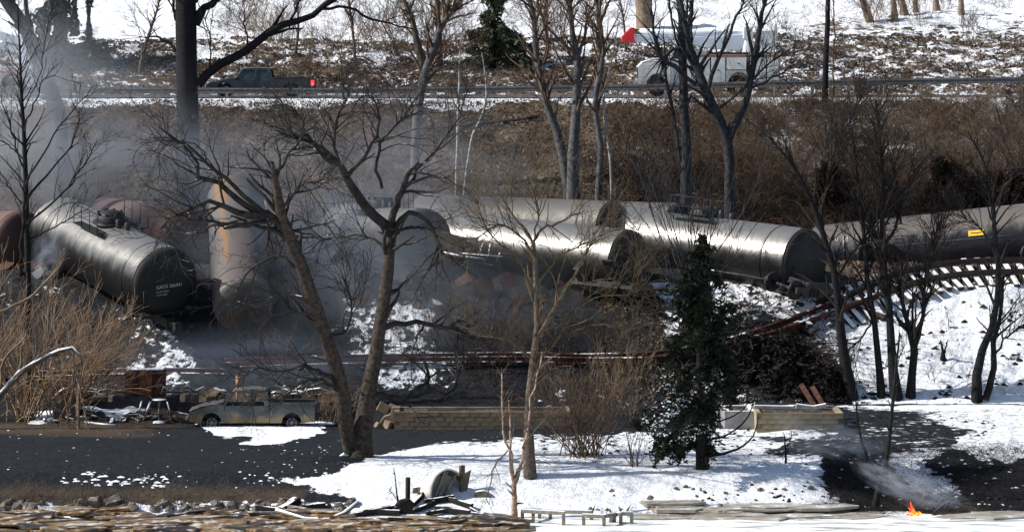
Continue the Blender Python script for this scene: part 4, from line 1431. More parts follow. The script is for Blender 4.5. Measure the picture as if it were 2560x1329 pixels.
#@@PART3@@
# ================================================================== FOUNDATIONS AND BURNT YARD THINGS
def rubble_sheet(L, D, z, seed):
    nx, ny = int(L / .22) + 2, int(D / .25) + 2
    X, Yy = np.meshgrid(np.linspace(.2, L + .2, nx), np.linspace(.33, D + .2, ny))
    Z = z + .30 * (fbm(X * 1.6 + seed * 9, Yy * 1.6, seed, 3) - .5)
    V = np.stack([X, Yy, Z], -1).reshape(-1, 3)
    i = np.arange(ny - 1)[:, None]; j = np.arange(nx - 1)[None]; q = i * nx + j
    return V, np.stack([q, q + 1, q + 1 + nx, q + nx], -1).reshape(-1, 4)


M['fill'] = simple('burnt_rubble_fill', (.02, .018, .017), (.12, .09, .065), 5, .9, snow=.35, bmp=.05)


def foundation(label, u0, u1, vb, h, depth, mat, block=None, skip=(), cap=None, seed=0):
    Y = on_ground((u0 + u1) / 2, vb)
    a = P(u0, vb, Y); b = P(u1, vb, Y)
    z = min(gz(a.x, Y), gz(b.x, Y)) - .05
    L = b.x - a.x
    root = thing('foundation_wall', label, 'foundation', (a.x, Y, z))
    rs = np.random.RandomState(seed)
    MB().box((L / 2, .13, h / 2), (L, .2, h)).build('wall_core', M['mortar'] if block else M[mat], root)
    MB().box((L / 2, depth, h / 2 - .03), (L, .2, h - .06)).build('rear_wall', M[mat], root)
    fz_ = MB(); fz_.add(*rubble_sheet(L - .4, depth - .4, h - .16, seed)); fz_.build('rubble_fill', M['fill'], root)
    for x in (.1, L - .1):
        MB().box((x, depth / 2 + .13, h / 2), (.19, depth - .46, h - .01)).build('side_wall', M[mat], root)
    if block:
        bw, bh = .4, .2
        rows = int(round(h / bh)); bh = h / rows
        mbb = MB(); mbb.box((0, 0, 0), (bw - .008, .05, bh - .007)); bm = mbb.mesh('block', M[block])
        for r in range(rows):
            n_ = int(L / bw) + 1
            for i in range(n_):
                x = (i + .5 * (r % 2)) * bw + .2
                if x > L - .15: continue
                if r == rows - 1 and rs.rand() < .12: continue
                o = bpy.data.objects.new('block', bm); link(o, root)
                o.location = (x, .008 + rs.uniform(-.006, .006), (r + .5) * bh)
    return root, Y, z


foundation('low dark burnt foundation wall behind the burnt pickup truck at left', 172, 835, 1038, .78, 5.5, 'concrete_dark', seed=1)
foundation('tan block foundation wall right of the big gnarled tree', 985, 1425, 1072, .74, 2.6, 'block_tan', 'block_tan', seed=2)
foundation('brown stained block foundation wall right of the dark conifer', 1892, 2110, 1072, .8, 2.8, 'block', 'block', seed=3)
fw, fy, fz = foundation('pale grey foundation wall between the conifer and the stained block wall', 1812, 1888, 1072, .76, 3.0, 'concrete', seed=4)
# pale beam and rubble on the right foundation
yb = on_ground(1990, 1072)
for (u0, v0, u1, v1, dy, t_, lb) in ((1885, 1016, 1985, 1018, .3, .14, 'snow topped beam end lying on the stained block wall'), (1990, 1014, 2036, 1020, .1, .2, 'pale broken slab on the stained block wall'),
                                    (2036, 1018, 2066, 1012, .05, .16, 'short pale fragment on the stained block wall')):
    a = P(u0, v0, yb + dy + .3); b = P(u1, v1, yb + dy + .3); c = (a + b) / 2
    mb = MB(); mb.bar(a - c, b - c, t_ * 1.4, t_); o = mb.build('concrete_fragment', M['concrete'], bevel=.02); o.location = c
    tag(o, lb, 'rubble')
for (u0, v0, u1, v1, lb) in ((2002, 960, 2036, 1014, 'left of two dark reddish boards leaning behind the stained block wall'), (2030, 966, 2058, 1012, 'right of two dark reddish boards leaning behind the stained block wall')):
    a = P(u0, v0, yb + 4.2); b = P(u1, v1, yb + 3.1); c = (a + b) / 2
    mb = MB(); mb.bar(a - c, b - c, .2, .05, up=(0, -1, .2)); o = mb.build('leaning_board', M['rust_dark']); o.location = c
    tag(o, lb, 'board', 'boards behind the stained block wall')
# broken left end of the tan wall
for k, (u_, v_, sz) in enumerate(((958, 1042, .5), (972, 1060, .42), (946, 1066, .3), (980, 1040, .35))):
    p = G(u_, min(1072, v_ + 14))
    mb = MB(); mb.box((0, 0, 0), (sz, .3, sz * .8)); o = mb.build('broken_block', M['block_tan'], bevel=.04); o.location = (p.x, p.y + .3, p.z + sz * .3 + (.4 if v_ < 1045 else 0)); o.rotation_euler = (.3 * k, .5 - .3 * k, k)
    tag(o, 'broken tan masonry lump at the left end of the tan block wall', 'rubble', 'masonry lumps at the tan wall')
mb = MB(); p = G(962, 1068)
mb.prism([(-.45, -.1), (.5, -.1), (.5, .78), (.2, .8), (.1, .5), (-.15, .42), (-.3, .2)], 0, .4)
o = mb.build('broken_wall_stub', M['block_tan'], bevel=.02); o.location = (p.x + .1, p.y + .2, p.z); tag(o, 'stepped tan wall stub just right of the gnarled tree trunk', 'rubble')

# rusty cabinet
Yc = on_ground(360, 1038) + .9
p = P(362, 990, Yc)
cab = thing('rusty_cabinet', 'rust red steel cabinet of upright panels standing behind the dark foundation', 'cabinet', tuple(p))
MB().box((0, .35, .52), (1.62, .6, 1.04)).build('cabinet_body', M['rust_dark'], cab)
xx = -.82
for k, wd in enumerate((.34, .22, .3, .26, .24, .28)):
    MB().box((xx + wd / 2, .02 - .012 * (k % 2), .53 + .01 * (k % 3)), (wd - .015, .05, 1.04)).build('panel', M['rust' if k in (0, 2, 3) else 'rust_dark'], cab, .008)
    xx += wd
MB().box((0, .35, 1.08), (1.5, .55, .06)).build('snow_cap', M['snow'], cab, .03)
MB().box((-.5, .35, 1.12), (.4, .4, .07)).build('snow_cap', M['snow'], cab, .03)
# support slab of cabinet
mb = MB(); mb.box((0, .6, -.4), (2.6, 1.6, .8)); o = mb.build('burnt_plinth', M['concrete_dark']); o.location = p - Vector((0, 0, .003)); tag(o, 'dark plinth under the rust red cabinet', 'plinth')
# vent pipe
p = P(596, 1000, Yc)
vp = thing('vent_pipe', 'orange rusty pipe with a cap standing behind the burnt pickup cab', 'pipe', tuple(p))
MB().tube([(-.06, 0, -.6), (-.06, 0, .55)], .045, 10).build('pipe', M['pipe_rust'], vp)
MB().lathe([(.52, .0), (.52, .1), (1.0, .12), (1.0, 0)], 14, 'z').build('canister', M['pipe_rust'], vp)
MB().lathe([(1.0, .13), (1.06, .12), (1.1, 0)], 14, 'z').build('cap', M['steel_dark'], vp)
# barrels behind the bed of the truck
for (u_, v_, lb) in ((755, 1000, 'left of two rusty barrels lying behind the burnt pickup bed'), (812, 998, 'right of two rusty barrels lying behind the burnt pickup bed')):
    Yb = on_ground(u_, 1036) + .5
    p = P(u_, v_, Yb)
    rt = thing('barrel', lb, 'barrel', tuple(p), -.5, group='rusty barrels behind the burnt pickup')
    mb = MB(); mb.lathe([(-.02, .28), (-.02, .31), (.02, .31), (.3, .295), (.32, .31), (.6, .295), (.62, .31), (.88, .3), (.88, 0)], 28, 'y'); mb.build('drum', M['barrel'], rt)
    mb = MB(); mb.lathe([(.0, .0), (.0, .28)], 28, 'y'); mb.build('drum_end', M['rust_dark'], rt)
    mb = MB(); mb.box((0, .4, -.55), (.5, .8, .5)); mb.build('rest', M['concrete_dark'], rt)
# snow covered table and leaning poles
p = G(398, 1056)
tb = thing('pedestal_table', 'small pedestal table with snow on its top left of the burnt pickup', 'table', tuple(p))
MB().lathe([(.88, 0), (.88, .31), (.92, .31), (.92, 0)], 24, 'z').build('table_top', M['steel_dark'], tb)
MB().lathe([(.925, .29), (.95, .27), (.96, 0)], 24, 'z').build('snow_cap', M['snow'], tb)
MB().tube([(0, 0, 0), (0, 0, .88)], .045, 10).build('leg', M['scrap'], tb)
MB().lathe([(0, .26), (.06, .22), (.1, 0)], 20, 'z').build('foot', M['scrap'], tb)
for (u0, v0, u1, v1, r_, lb) in ((342, 1052, 354, 1001, .035, 'left of two snowy poles leaning beside the pedestal table'), (358, 1052, 376, 1003, .05, 'right of two snowy poles leaning beside the pedestal table'), (428, 1050, 418, 1004, .03, 'thin snowy pole right of the pedestal table')):
    a = G(u0, v0); b = P(u1, v1, a.y + .2)
    rod('leaning_pole', lb, 'pole', [a, (a + b) / 2 + Vector((.01, 0, 0)), b], r_, 'snowy_wood', 'poles by the pedestal table')
rod('snowy_log', 'snow covered log lying on the brown ground left of the burnt pickup', 'log', [G(212, 1056), G(250, 1060), G(290, 1064)], .07, 'snowy_wood')
# snow topped scrap on the left foundation
rs = np.random.RandomState(9)
for k in range(26):
    u_ = rs.uniform(165, 560) if k < 20 else rs.uniform(650, 830)
    if 300 < u_ < 425: continue
    p = P(u_, 986 + rs.uniform(-3, 4), Yc + rs.uniform(-.1, .3))
    mb = MB()
    kk = rs.randint(4, 7); rr = rs.uniform(.12, .4)
    if k % 3: mb.prism([(rr * 1.6 * math.cos(6.283 * i / kk) * rs.uniform(.6, 1.2), .12 + rr * .5 * math.sin(6.283 * i / kk) * rs.uniform(.5, 1.3)) for i in range(kk)], -.15, .15)
    else: mb.tube([(-rr * 1.5, 0, .05), (-rr, 0, .25 + rr * .3), (0, .05, .1), (rr, 0, .3), (rr * 1.6, .05, .12)], .035, 6)
    mb.box((0, .1, -.25), (rr * 1.2, .2, .5))
    o = mb.build('burnt_scrap', M['scrap']); o.location = p; o.rotation_euler = (0, rs.uniform(-.15, .15), rs.uniform(-.5, .5))
    tag(o, 'snow topped burnt scrap heaped behind the dark foundation wall', 'scrap', 'snow topped scrap on the dark foundation')
for k in range(30):
    u_ = rs.uniform(60, 470); v_ = rs.uniform(1032, 1056)
    p = G(u_, v_)
    mb = MB(); L_ = rs.uniform(.2, .7); mb.box((0, 0, .04), (L_, rs.uniform(.06, .2), .06))
    o = mb.build('debris_board', M['scrap']); o.location = p + Vector((0, 0, .02)); o.rotation_euler = (rs.uniform(-.3, .3), rs.uniform(-.4, .4), rs.uniform(0, 3))
    tag(o, 'short snowy board end in the snow before the dark foundation', 'debris', 'board ends before the dark foundation')
# brown stump heap at the left end of the dark foundation
p = G(165, 1036); mb = MB()
mb.prism([(-.5, -.1), (.5, -.1), (.55, .45), (.3, .75), (0, .8), (-.3, .55), (-.45, .3)], -.3, .3)
o = mb.build('tree_stump', M['bark_brown'], bevel=.05); o.location = p; tag(o, 'brown stump at the left end of the dark foundation wall', 'stump')

# ---- overturned shell (boat bow) on the snow
p = G(1120, 1240)
bt = thing('broken_boat', 'broken white boat shell tipped on end, brown inside showing, on the snow', 'boat', (p.x, p.y, p.z - .05), .7)
V = []; F = []; nu, nv = 20, 14
for i in range(nu + 1):
    th = math.pi * (i / nu)                               # round the rim, left to right over the top
    for j in range(nv + 1):
        ph = math.pi / 2 * (j / nv)
        rx = .78 * math.cos(ph) ** .8; 
        x = -rx * math.cos(th); z = (1.02 * math.sin(th) ** .75 if math.sin(th) > 0 else 0) * math.cos(ph) ** .8
        V.append((x - .18 * math.sin(ph), .95 * math.sin(ph), z))
for i in range(nu):
    for j in range(nv):
        a = i * (nv + 1) + j; F.append((a, a + 1, a + nv + 2, a + nv + 1))
mb = MB(); mb.add(V, F, True); o = mb.build('hull', M['fibre'], bt); sd = o.modifiers.new('t', 'SOLIDIFY'); sd.thickness = .05; sd.offset = 1
mb = MB(); mb.add([(x * .93, y * .93 + .03, z * .93) for x, y, z in V], F, True); mb.build('inner_lining', M['fibre_in'], bt)
for a_, b_ in (((-.55, .05, .1), (-.05, .12, .95)), ((-.15, .1, .05), (.45, .1, .8)), ((-.3, .3, .05), (.2, .3, .9))):
    MB().bar(a_, b_, .09, .07).build('rib', M['dock'], bt)
MB().box((.62, -.02, .55), (.2, .12, 1.1)).build('post', M['bark_brown'], bt, .02)
MB().prism([(.5, .2), (.78, .12), (.98, .92), (.62, .78)], -.1, -.04).build('side_plate', M['fibre_in'], bt, .01)
MB().bar((.2, -.05, .08), (-.5, -.05, .06), .12, .1).build('keel_board', M['bark_brown'], bt)
for (u_, v_, w_, lb) in ((1045, 1228, .42, 'small grey box half in the snow left of the broken boat'), (1205, 1238, .6, 'low snow covered lump right of the broken boat')):
    p = G(u_, v_); mb = MB(); mb.prism([(-w_ / 2, -.05), (w_ / 2, -.05), (w_ * .45, .12), (w_ * .1, .2), (-w_ * .4, .16)], -.15, .15)
    o = mb.build('snowy_box', M['scrap'], bevel=.03); o.location = p; tag(o, lb, 'debris')
rod('dark_post', 'upright dark square post in the snow left of the broken boat', 'post', [G(1019, 1272) - Vector((0, 0, .1)), P(1020, 1192, G(1019, 1272).y)], .085, 'char', k=4)
tree('dead_sapling', 'thin dead sapling left of the dark square post', 'sapling', [[(998, 1272, 6), (992, 1230, 4), (985, 1168, 2)], [(997, 1250, 3), (985, 1235, 2), (972, 1222, 1.5)]], None, [(5, .25, 35, .1)], M['bark_dark'], seed=3)

# ---- charred timber pile at the water's edge
rs = np.random.RandomState(21)
tim = [((1030, 1268), (1068, 1236), .17, .35), ((1060, 1262), (1135, 1252), .2, .15), ((1120, 1252), (1180, 1276), .16, .25), ((1090, 1276), (1175, 1290), .2, .1), ((1030, 1284), (1090, 1266), .16, .2),
       ((900, 1290), (990, 1276), .2, .1), ((985, 1282), (1030, 1276), .3, .1), ((1130, 1285), (1212, 1296), .15, .05), ((930, 1284), (1000, 1288), .18, .05), ((700, 1284), (745, 1262), .3, .2), ((755, 1280), (815, 1276), .35, .15),
       ((640, 1276), (700, 1285), .22, .1), ((1065, 1290), (1140, 1280), .14, .15), ((870, 1296), (930, 1286), .16, .1), ((1150, 1262), (1200, 1292), .08, .12)]
for k, (a_, b_, w_, hh) in enumerate(tim):
    a = G(*a_); b = G(*b_)
    a = a + Vector((0, 0, .1)); b = b + Vector((0, 0, .1 + hh * .3)); c = (a + b) / 2
    mb = MB(); mb.bar(a - c, b - c, w_ * 1.2, w_)
    o = mb.build('charred_timber', M['char_snow'], bevel=.03); o.location = c
    tag(o, 'charred black timber with snow in the pile at the shore below the broken boat' if a_[0] > 860 else 'charred black timber at the shore left of the main pile', 'timber', 'charred timbers at the shore' if a_[0] > 860 else 'charred timbers left of the pile')
p = G(1010, 1280); mb = MB(); mb.prism([(-.35, 0), (.3, -.05), (.38, .3), (.15, .5), (-.15, .45), (-.38, .2)], -.2, .2)
o = mb.build('charred_block', M['char'], bevel=.06); o.location = p; tag(o, 'thick charred block at the foot of the dead sapling', 'timber')
rod('snowy_branch', 'curving snow covered branch lying along the shore ice', 'branch', [P(690, 1292, 123.4) + Vector((0, 0, .25)), P(760, 1310, 122.8) + Vector((0, 0, .2)), P(820, 1312, 122.6) + Vector((0, 0, .2)), P(860, 1296, 122.9) + Vector((0, 0, .2)), P(895, 1276, 123.5) + Vector((0, 0, .3))], .075, 'snowy_wood')

rod('fallen_trunk', 'thin fallen trunk with snow at the bank foot behind the bright silvery car', 'log', [P(1570, 492, 177), P(1640, 496, 177), P(1700, 488, 177), P(1765, 484, 177)], .09, 'snowy_wood')
rod('fallen_trunk', 'long dark fallen trunk lying across the leafy bank below the road middle', 'log', [G(1085, 318, .12), G(1180, 312, .12), G(1290, 300, .12), G(1350, 292, .12)], .09, 'bark_slate')

# ---- dock frames
def dock_frame(label, posts, beams, Y):
    a = P(posts[0][0], posts[0][1], Y)
    rt = thing('timber_dock', label, 'dock', tuple(a), group='dock frames in the ice')
    for (u_, v0, v1, dy) in posts:
        c0 = P(u_, v0, Y + dy) - a; c1 = P(u_, v1, Y + dy) - a
        MB().bar(c0 + Vector((0, 0, 0)), c1 - Vector((0, 0, .25)), .12).build('post', M['dock'], rt, .01)
    for (u0, v0, d0, u1, v1, d1) in beams:
        MB().bar(P(u0, v0, Y + d0) - a, P(u1, v1, Y + d1) - a, .1, .12).build('beam', M['dock'], rt, .01)
    for (u0, v0, d0, u1, v1, d1) in beams:
        m_ = MB(); m_.bar(P(u0, v0, Y + d0) - a + Vector((0, 0, .07)), P(u1, v1, Y + d1) - a + Vector((0, 0, .07)), .08, .03); m_.build('snow_cap', M['snow'], rt)


dock_frame('longer weathered timber dock frame in the ice below the birch', [(1306, 1274, 1304, 0), (1333, 1276, 1300, .6), (1349, 1276, 1298, 1.2), (1376, 1280, 1298, 1.1), (1409, 1282, 1316, -.6), (1479, 1276, 1308, .8)],
           [(1304, 1276, 0, 1412, 1282, -.6), (1345, 1276, 1.2, 1480, 1280, .8), (1306, 1275, 0, 1350, 1275, 1.2)], 123.3)
dock_frame('shorter weathered timber dock frame with crossed tops, right of the longer one', [(1459, 1288, 1316, -.6), (1510, 1290, 1320, -.8), (1527, 1285, 1312, .1), (1536, 1284, 1312, 0.2), (1552, 1282, 1314, -.2), (1579, 1282, 1314, -.2)],
           [(1457, 1288, -.6, 1512, 1290, -.8), (1512, 1289, -.8, 1540, 1285, .1), (1552, 1283, -.2, 1581, 1283, -.2), (1540, 1285, .1, 1556, 1283, -.2)], 123.3)
for k, (u_, v_, tl) in enumerate(((1480, 1276, .3), (1528, 1280, -.3), (1554, 1275, -.5), (1566, 1274, .5))):
    a = P(u_, v_ + 6, 123.4); b = a + Vector((math.sin(tl) * .25, 0, .28))
    rod('timber_stub', 'pale stub tied on top of the dock frames', 'stub', [a, (a + b) / 2, b], .04, 'snowy_wood', 'pale stubs on the dock frames')

# ================================================================== SHORE ICE
def slab_mesh(rs, r, t):
    k = rs.randint(5, 9); V = []; F = []
    a0 = rs.uniform(0, 6.28)
    P2 = [(r * rs.uniform(.6, 1.25) * math.cos(a0 + 6.283 * i / k) * 1.5, r * rs.uniform(.6, 1.2) * math.sin(a0 + 6.283 * i / k)) for i in range(k)]
    for z, s in ((-t / 2, .97), (t * .3, 1.0), (t / 2, .9)):
        V += [(x * s, y * s, z + rs.uniform(-.015, .015)) for x, y in P2]
    V.append((0, 0, t / 2 + .02)); V.append((0, 0, -t / 2))
    for i in range(k):
        j = (i + 1) % k
        F += [(i, j, k + j, k + i), (k + i, k + j, 2 * k + j, 2 * k + i), (2 * k + i, 2 * k + j, 3 * k), (j, i, 3 * k + 1)]
    mb = MB(); mb.add(V, F)
    return mb.mesh('ice_slab', M['slab'])


rs = np.random.RandomState(17)
smesh = [slab_mesh(rs, rs.uniform(.16, .62), rs.uniform(.05, .12)) for _ in range(40)]
pmesh = []
for q in smesh:
    q2 = q.copy(); q2.materials.clear(); q2.materials.append(M['slab_pale']); pmesh.append(q2)
SHL = [(-60, 'at the left frame edge'), (80, 'under the willow clumps'), (260, 'below the grey rubble lumps'), (420, 'below the snow flecked black yard'), (600, 'below the burnt pickup'), (760, 'around the snowy curved branch'), (950, 'below the charred timber pile'), (1120, 'below the broken boat'), (1260, 'at the foot of the birch')]
SHR = [(1700, 'right of the dock frames'), (1850, 'below the conifer'), (2030, 'left of the burnt gully'), (2150, 'left of the leaning dark tree'), (2500, 'right of the small fire')]
near = lambda u, m: min(m, key=lambda q: abs(q[0] - u))[1]
for k in range(300):
    if k < 255:
        u_ = rs.uniform(-120, 1290); Y_ = rs.uniform(120.6, 124.5)
        if u_ > 880: Y_ = rs.uniform(120.4, 123.2)
        lb, gp_ = ('amber river ice slab, %s row, ' % ('front' if Y_ < 122 else ('middle' if Y_ < 123.4 else 'back'))) + near(u_, SHL), 'amber ice slabs along the left shore'
        hz = .02 + .36 * ((Y_ - 120.5) / 4.5) * rs.rand() + .05
        tilt = .17
    else:
        u_ = rs.uniform(1640, 2160); Y_ = rs.uniform(124.4, 126.0)
        if k > 292: u_ = rs.uniform(2400, 2620); Y_ = rs.uniform(124.8, 125.6)
        lb, gp_ = 'pale tan slab of stranded river ice ' + near(u_, SHR), 'pale ice slabs along the right shore'
        hz = -.02 + .05 * rs.rand(); tilt = .03
    x = (u_ - UC) / FPX * Y_
    o = bpy.data.objects.new('ice_slab', (smesh if k < 255 else pmesh)[rs.randint(40)]); link(o)
    o.location = (x, Y_, max(0, gz(x, Y_)) + hz)
    o.rotation_euler = (rs.uniform(-tilt * 1.3, tilt * .6), rs.uniform(-tilt, tilt) * .6, rs.uniform(-.5, .5) + math.pi * rs.randint(2))
    s_ = rs.uniform(.7, 1.4) * (1.3 if k >= 255 else 1); o.scale = (s_ * rs.uniform(1, 1.3), s_, rs.uniform(.8, 1.3))
    tag(o, lb, 'ice slab', gp_)


def rock(name, lb, cat, grp, p, r, mat, rs):
    mb = MB(); V = []; k = 7
    for z, s in ((-.5, .7), (-.1, 1.0), (.35, .85), (.6, .45)):
        V += [(r * s * rs.uniform(.6, 1.35) * math.cos(6.283 * i / k), r * s * rs.uniform(.5, 1.2) * math.sin(6.283 * i / k), r * (z + rs.uniform(-.22, .22))) for i in range(k)]
    V += [(0, 0, r * .65)]
    F = [(a * k + i, a * k + (i + 1) % k, (a + 1) * k + (i + 1) % k, (a + 1) * k + i) for a in range(3) for i in range(k)] + [(3 * k + i, 3 * k + (i + 1) % k, 4 * k) for i in range(k)]
    mb.add(V, F); o = mb.build(name, M[mat]); o.location = p; o.rotation_euler = (rs.uniform(-.4, .4), rs.uniform(-.4, .4), rs.uniform(0, 6))
    return tag(o, lb, cat, grp)


for k in range(90):
    u_ = rs.uniform(-60, 640) if k < 64 else rs.uniform(640, 900)
    v_ = rs.uniform(1258, 1286)
    if 120 < u_ < 220 and k % 2: continue
    p = G(u_, v_)
    rock('shore_rock', ('jagged dark rock' if k % 3 else 'pale jagged rock') + ' above the amber ice ' + near(u_, SHL), 'rock', 'rocks on the left shore', p + Vector((0, 0, .05)), rs.uniform(.1, .28), 'rock' if k % 3 else 'stone_grey', rs)
for (u_, v_, r_, lq) in ((240, 1266, .36, 'left of the two biggest grey rubble lumps on the left shore'), (285, 1264, .42, 'biggest grey rubble lump on the left shore'), (20, 1272, .32, 'grey rubble lump at the left frame edge above the ice'), (330, 1275, .26, 'small grey rubble lump just right of the biggest one'), (75, 1278, .36, 'reddish grey rubble lump near the left edge'), (20, 1312, .4, 'grey rubble lump in the ice at the lower left corner')):
    rock('concrete_lump', lq, 'rubble', 'large concrete lumps on the left shore', G(u_, v_) + Vector((0, 0, .12)), r_, 'stone_grey', rs)
for k in range(30):
    u_ = rs.uniform(1420, 2080); v_ = rs.uniform(1215, 1278); p = G(u_, v_)
    rock('dark_stone', 'small dark stone poking out of the snowy right bank', 'stone', 'dark stones on the snowy bank', p, rs.uniform(.05, .15), 'rock', rs)

# dry stalks on the left shore and thin grass in the snow
def stalks(name, n, ufn, vfn, h, mat, seed, r=.006, lean=.15):
    rs = np.random.RandomState(seed)
    u_ = ufn(rs, n); v_ = vfn(rs, n)
    pts = np.zeros((n, 4, 3))
    # place along Y by inverting the smooth profile on a grid
    Ys = np.arange(120, 235, .1)
    z = Hs(np.zeros_like(Ys), Ys); vv = VH + (HC - z) / Ys * FPX
    Y = np.array([Ys[np.argmax(vv <= q)] for q in v_])
    x = (u_ - UC) / FPX * Y
    b = np.c_[x, Y, H(x, Y) - .03]
    hh = h * (.4 + .8 * rs.rand(n)); d = np.c_[rs.randn(n) * lean, rs.randn(n) * lean, np.ones(n)]
    for k in range(4): pts[:, k] = b + d * (hh * k / 3)[:, None] + (k / 3) ** 2 * np.c_[rs.randn(n) * lean * .6, rs.randn(n) * lean * .5, -.1 * hh]
    V, F = tubes(pts, np.full((n, 1), r) * np.linspace(1, .5, 4)[None], 3)
    return tag(npobj(name, V, F, M[mat]), kind='stuff')


def clump_u(a, b, c):
    def f(rs, n):
        cs = rs.uniform(a, b, c)
        return cs[rs.randint(0, c, n)] + rs.randn(n) * 14
    return f


stalks('dry_reeds', 650, clump_u(-40, 640, 16), lambda rs, n: rs.uniform(1240, 1275, n), .75, 'bark_brown', 1, .007, .12)
stalks('dry_grass', 700, lambda rs, n: rs.uniform(950, 2100, n), lambda rs, n: rs.uniform(1120, 1270, n), .3, 'bark_brown', 2, .005, .3)
stalks('burnt_stubble', 2500, lambda rs, n: rs.uniform(1340, 2560, n), lambda rs, n: rs.uniform(1030, 1160, n), .12, 'bark_dark', 3, .007, .4)

# scattered bits of snow and char on the burnt yard
def clods(name, n, ua, ub, va, vb, size, mat, seed, hmul=.5):
    rs = np.random.RandomState(seed)
    V = []; F = []
    for k in range(n):
        u_ = rs.uniform(ua, ub); v_ = rs.uniform(va, vb); p = G(u_, v_)
        r = size * rs.uniform(.4, 1.5); b = len(V)
        for i in range(6):
            a = i * math.pi / 3; q = r * rs.uniform(.6, 1.3)
            V.append((p.x + q * 1.7 * math.cos(a), p.y + q * 1.4 * math.sin(a), p.z - .02))
        V.append((p.x + rs.uniform(-.3, .3) * r, p.y, p.z + r * hmul))
        F += [(b + i, b + (i + 1) % 6, b + 6) for i in range(6)]
    me = bpy.data.meshes.new(name); me.from_pydata(V, [], F); me.materials.append(M[mat])
    return tag(link(bpy.data.objects.new(name, me)), kind='stuff')


clods('snow_clumps', 90, -20, 900, 1075, 1225, .05, 'snow', 4, .3)
clods('snow_clumps', 90, 600, 900, 1100, 1215, .06, 'snow', 5, .3)
clods('snow_clumps', 70, 150, 440, 1178, 1215, .08, 'snow', 6, .3)
clods('snow_clumps', 160, 2080, 2560, 1130, 1275, .06, 'snow', 10, .3)
clods('char_lumps', 260, 1350, 2500, 1040, 1140, .07, 'char', 7, .9)
clods('char_lumps', 50, 1750, 2100, 1200, 1275, .06, 'char', 8, .9)
clods('char_lumps', 180, 1560, 2560, 740, 1000, .09, 'char', 9, .9)
#@@PART4@@
# ================================================================== TREES
BD, BG, BS, BB, BT = M['bark_dark'], M['bark_grey'], M['bark_slate'], M['bark_brown'], M['bark_tan']
TB, TD = M['twig_brown'], M['twig_dark']
# large tree at upper left
tree('bare_tree', 'tall thick dark trunk at upper left with one long limb reaching right', 'tree',
     [[(468, 500, 62), (468, 350, 58), (468, 230, 54), (466, 120, 52), (466, 60, 54), (462, -60, 48)],
      [(486, 60, 30), (512, 22, 22), (560, -10, 16), (620, -60, 12)],
      [(495, 212, 26), (520, 182, 26), (580, 148, 24), (640, 110, 23), (690, 70, 21), (760, 48, 18), (800, 28, 16), (840, -10, 14)],
      [(800, 22, 9), (870, 20, 8), (935, 50, 7), (975, 60, 5), (1040, 75, 3)],
      [(446, 132, 10), (420, 104, 8), (395, 93, 6), (352, 92, 3)],
      [(446, 60, 12), (436, 30, 9), (430, -20, 7)],
      [(525, 170, 5), (526, 100, 4), (512, 50, 3), (500, 30, 2)],
      [(622, 120, 5), (612, 60, 4), (612, 28, 2)]], 173.5, [(50, 2.0, 45, .1), (260, .9, 40, .1), (300, .45, 40, .1)], BD, seed=1, drift=.12, rmin=.012, k0=16)
tree('bare_tree', 'leaning forked tree in smoke at the upper left beside the crane truck', 'tree',
     [[(152, 360, 42), (142, 271, 38), (118, 203, 38), (98, 158, 36), (76, 101, 33), (47, 45, 33), (15, 0, 33), (-22, -55, 30)],
      [(80, 112, 16), (78, 70, 14), (68, 35, 12), (66, -30, 11)],
      [(96, 155, 12), (118, 90, 9), (128, 40, 8), (132, -20, 7)],
      [(118, 205, 12), (140, 150, 8), (175, 50, 8), (200, -20, 6)]], 174.0, [(24, 1.4, 40, .1), (60, .6, 40, .1)], BS, TD, seed=2, drift=.1, k0=14)
# thin dark tree at left front
tree('bare_sapling', 'thin dark bare tree in front of the left tank cars', 'tree',
     [[(72, 690, 16), (68, 600, 14), (66, 500, 13), (62, 400, 12), (58, 300, 10), (52, 200, 7), (48, 90, 4), (45, 10, 3)],
      [(52, 690, 10), (54, 600, 9), (58, 540, 8), (62, 480, 7)],
      [(66, 460, 7), (110, 380, 5), (160, 300, 4), (235, 215, 2)], [(68, 500, 7), (130, 420, 5), (185, 350, 4), (200, 270, 2)], [(68, 560, 6), (140, 500, 5), (200, 430, 4), (245, 350, 2)],
      [(60, 310, 5), (95, 240, 4), (108, 200, 3), (140, 190, 2)], [(60, 400, 5), (30, 370, 4), (0, 350, 3)], [(64, 440, 5), (20, 300, 4), (0, 240, 2)], [(66, 520, 5), (25, 470, 4), (0, 430, 2)], [(70, 600, 5), (130, 570, 4), (220, 520, 2)],
      [(56, 280, 4), (88, 215, 3), (125, 30, 2)], [(56, 330, 4), (48, 200, 4), (20, 120, 2)]], 151.5, [(140, 1.4, 38, .09), (600, .65, 35, .1), (700, .35, 35, .1)], BD, TD, seed=4, drift=.5, rmin=.008)
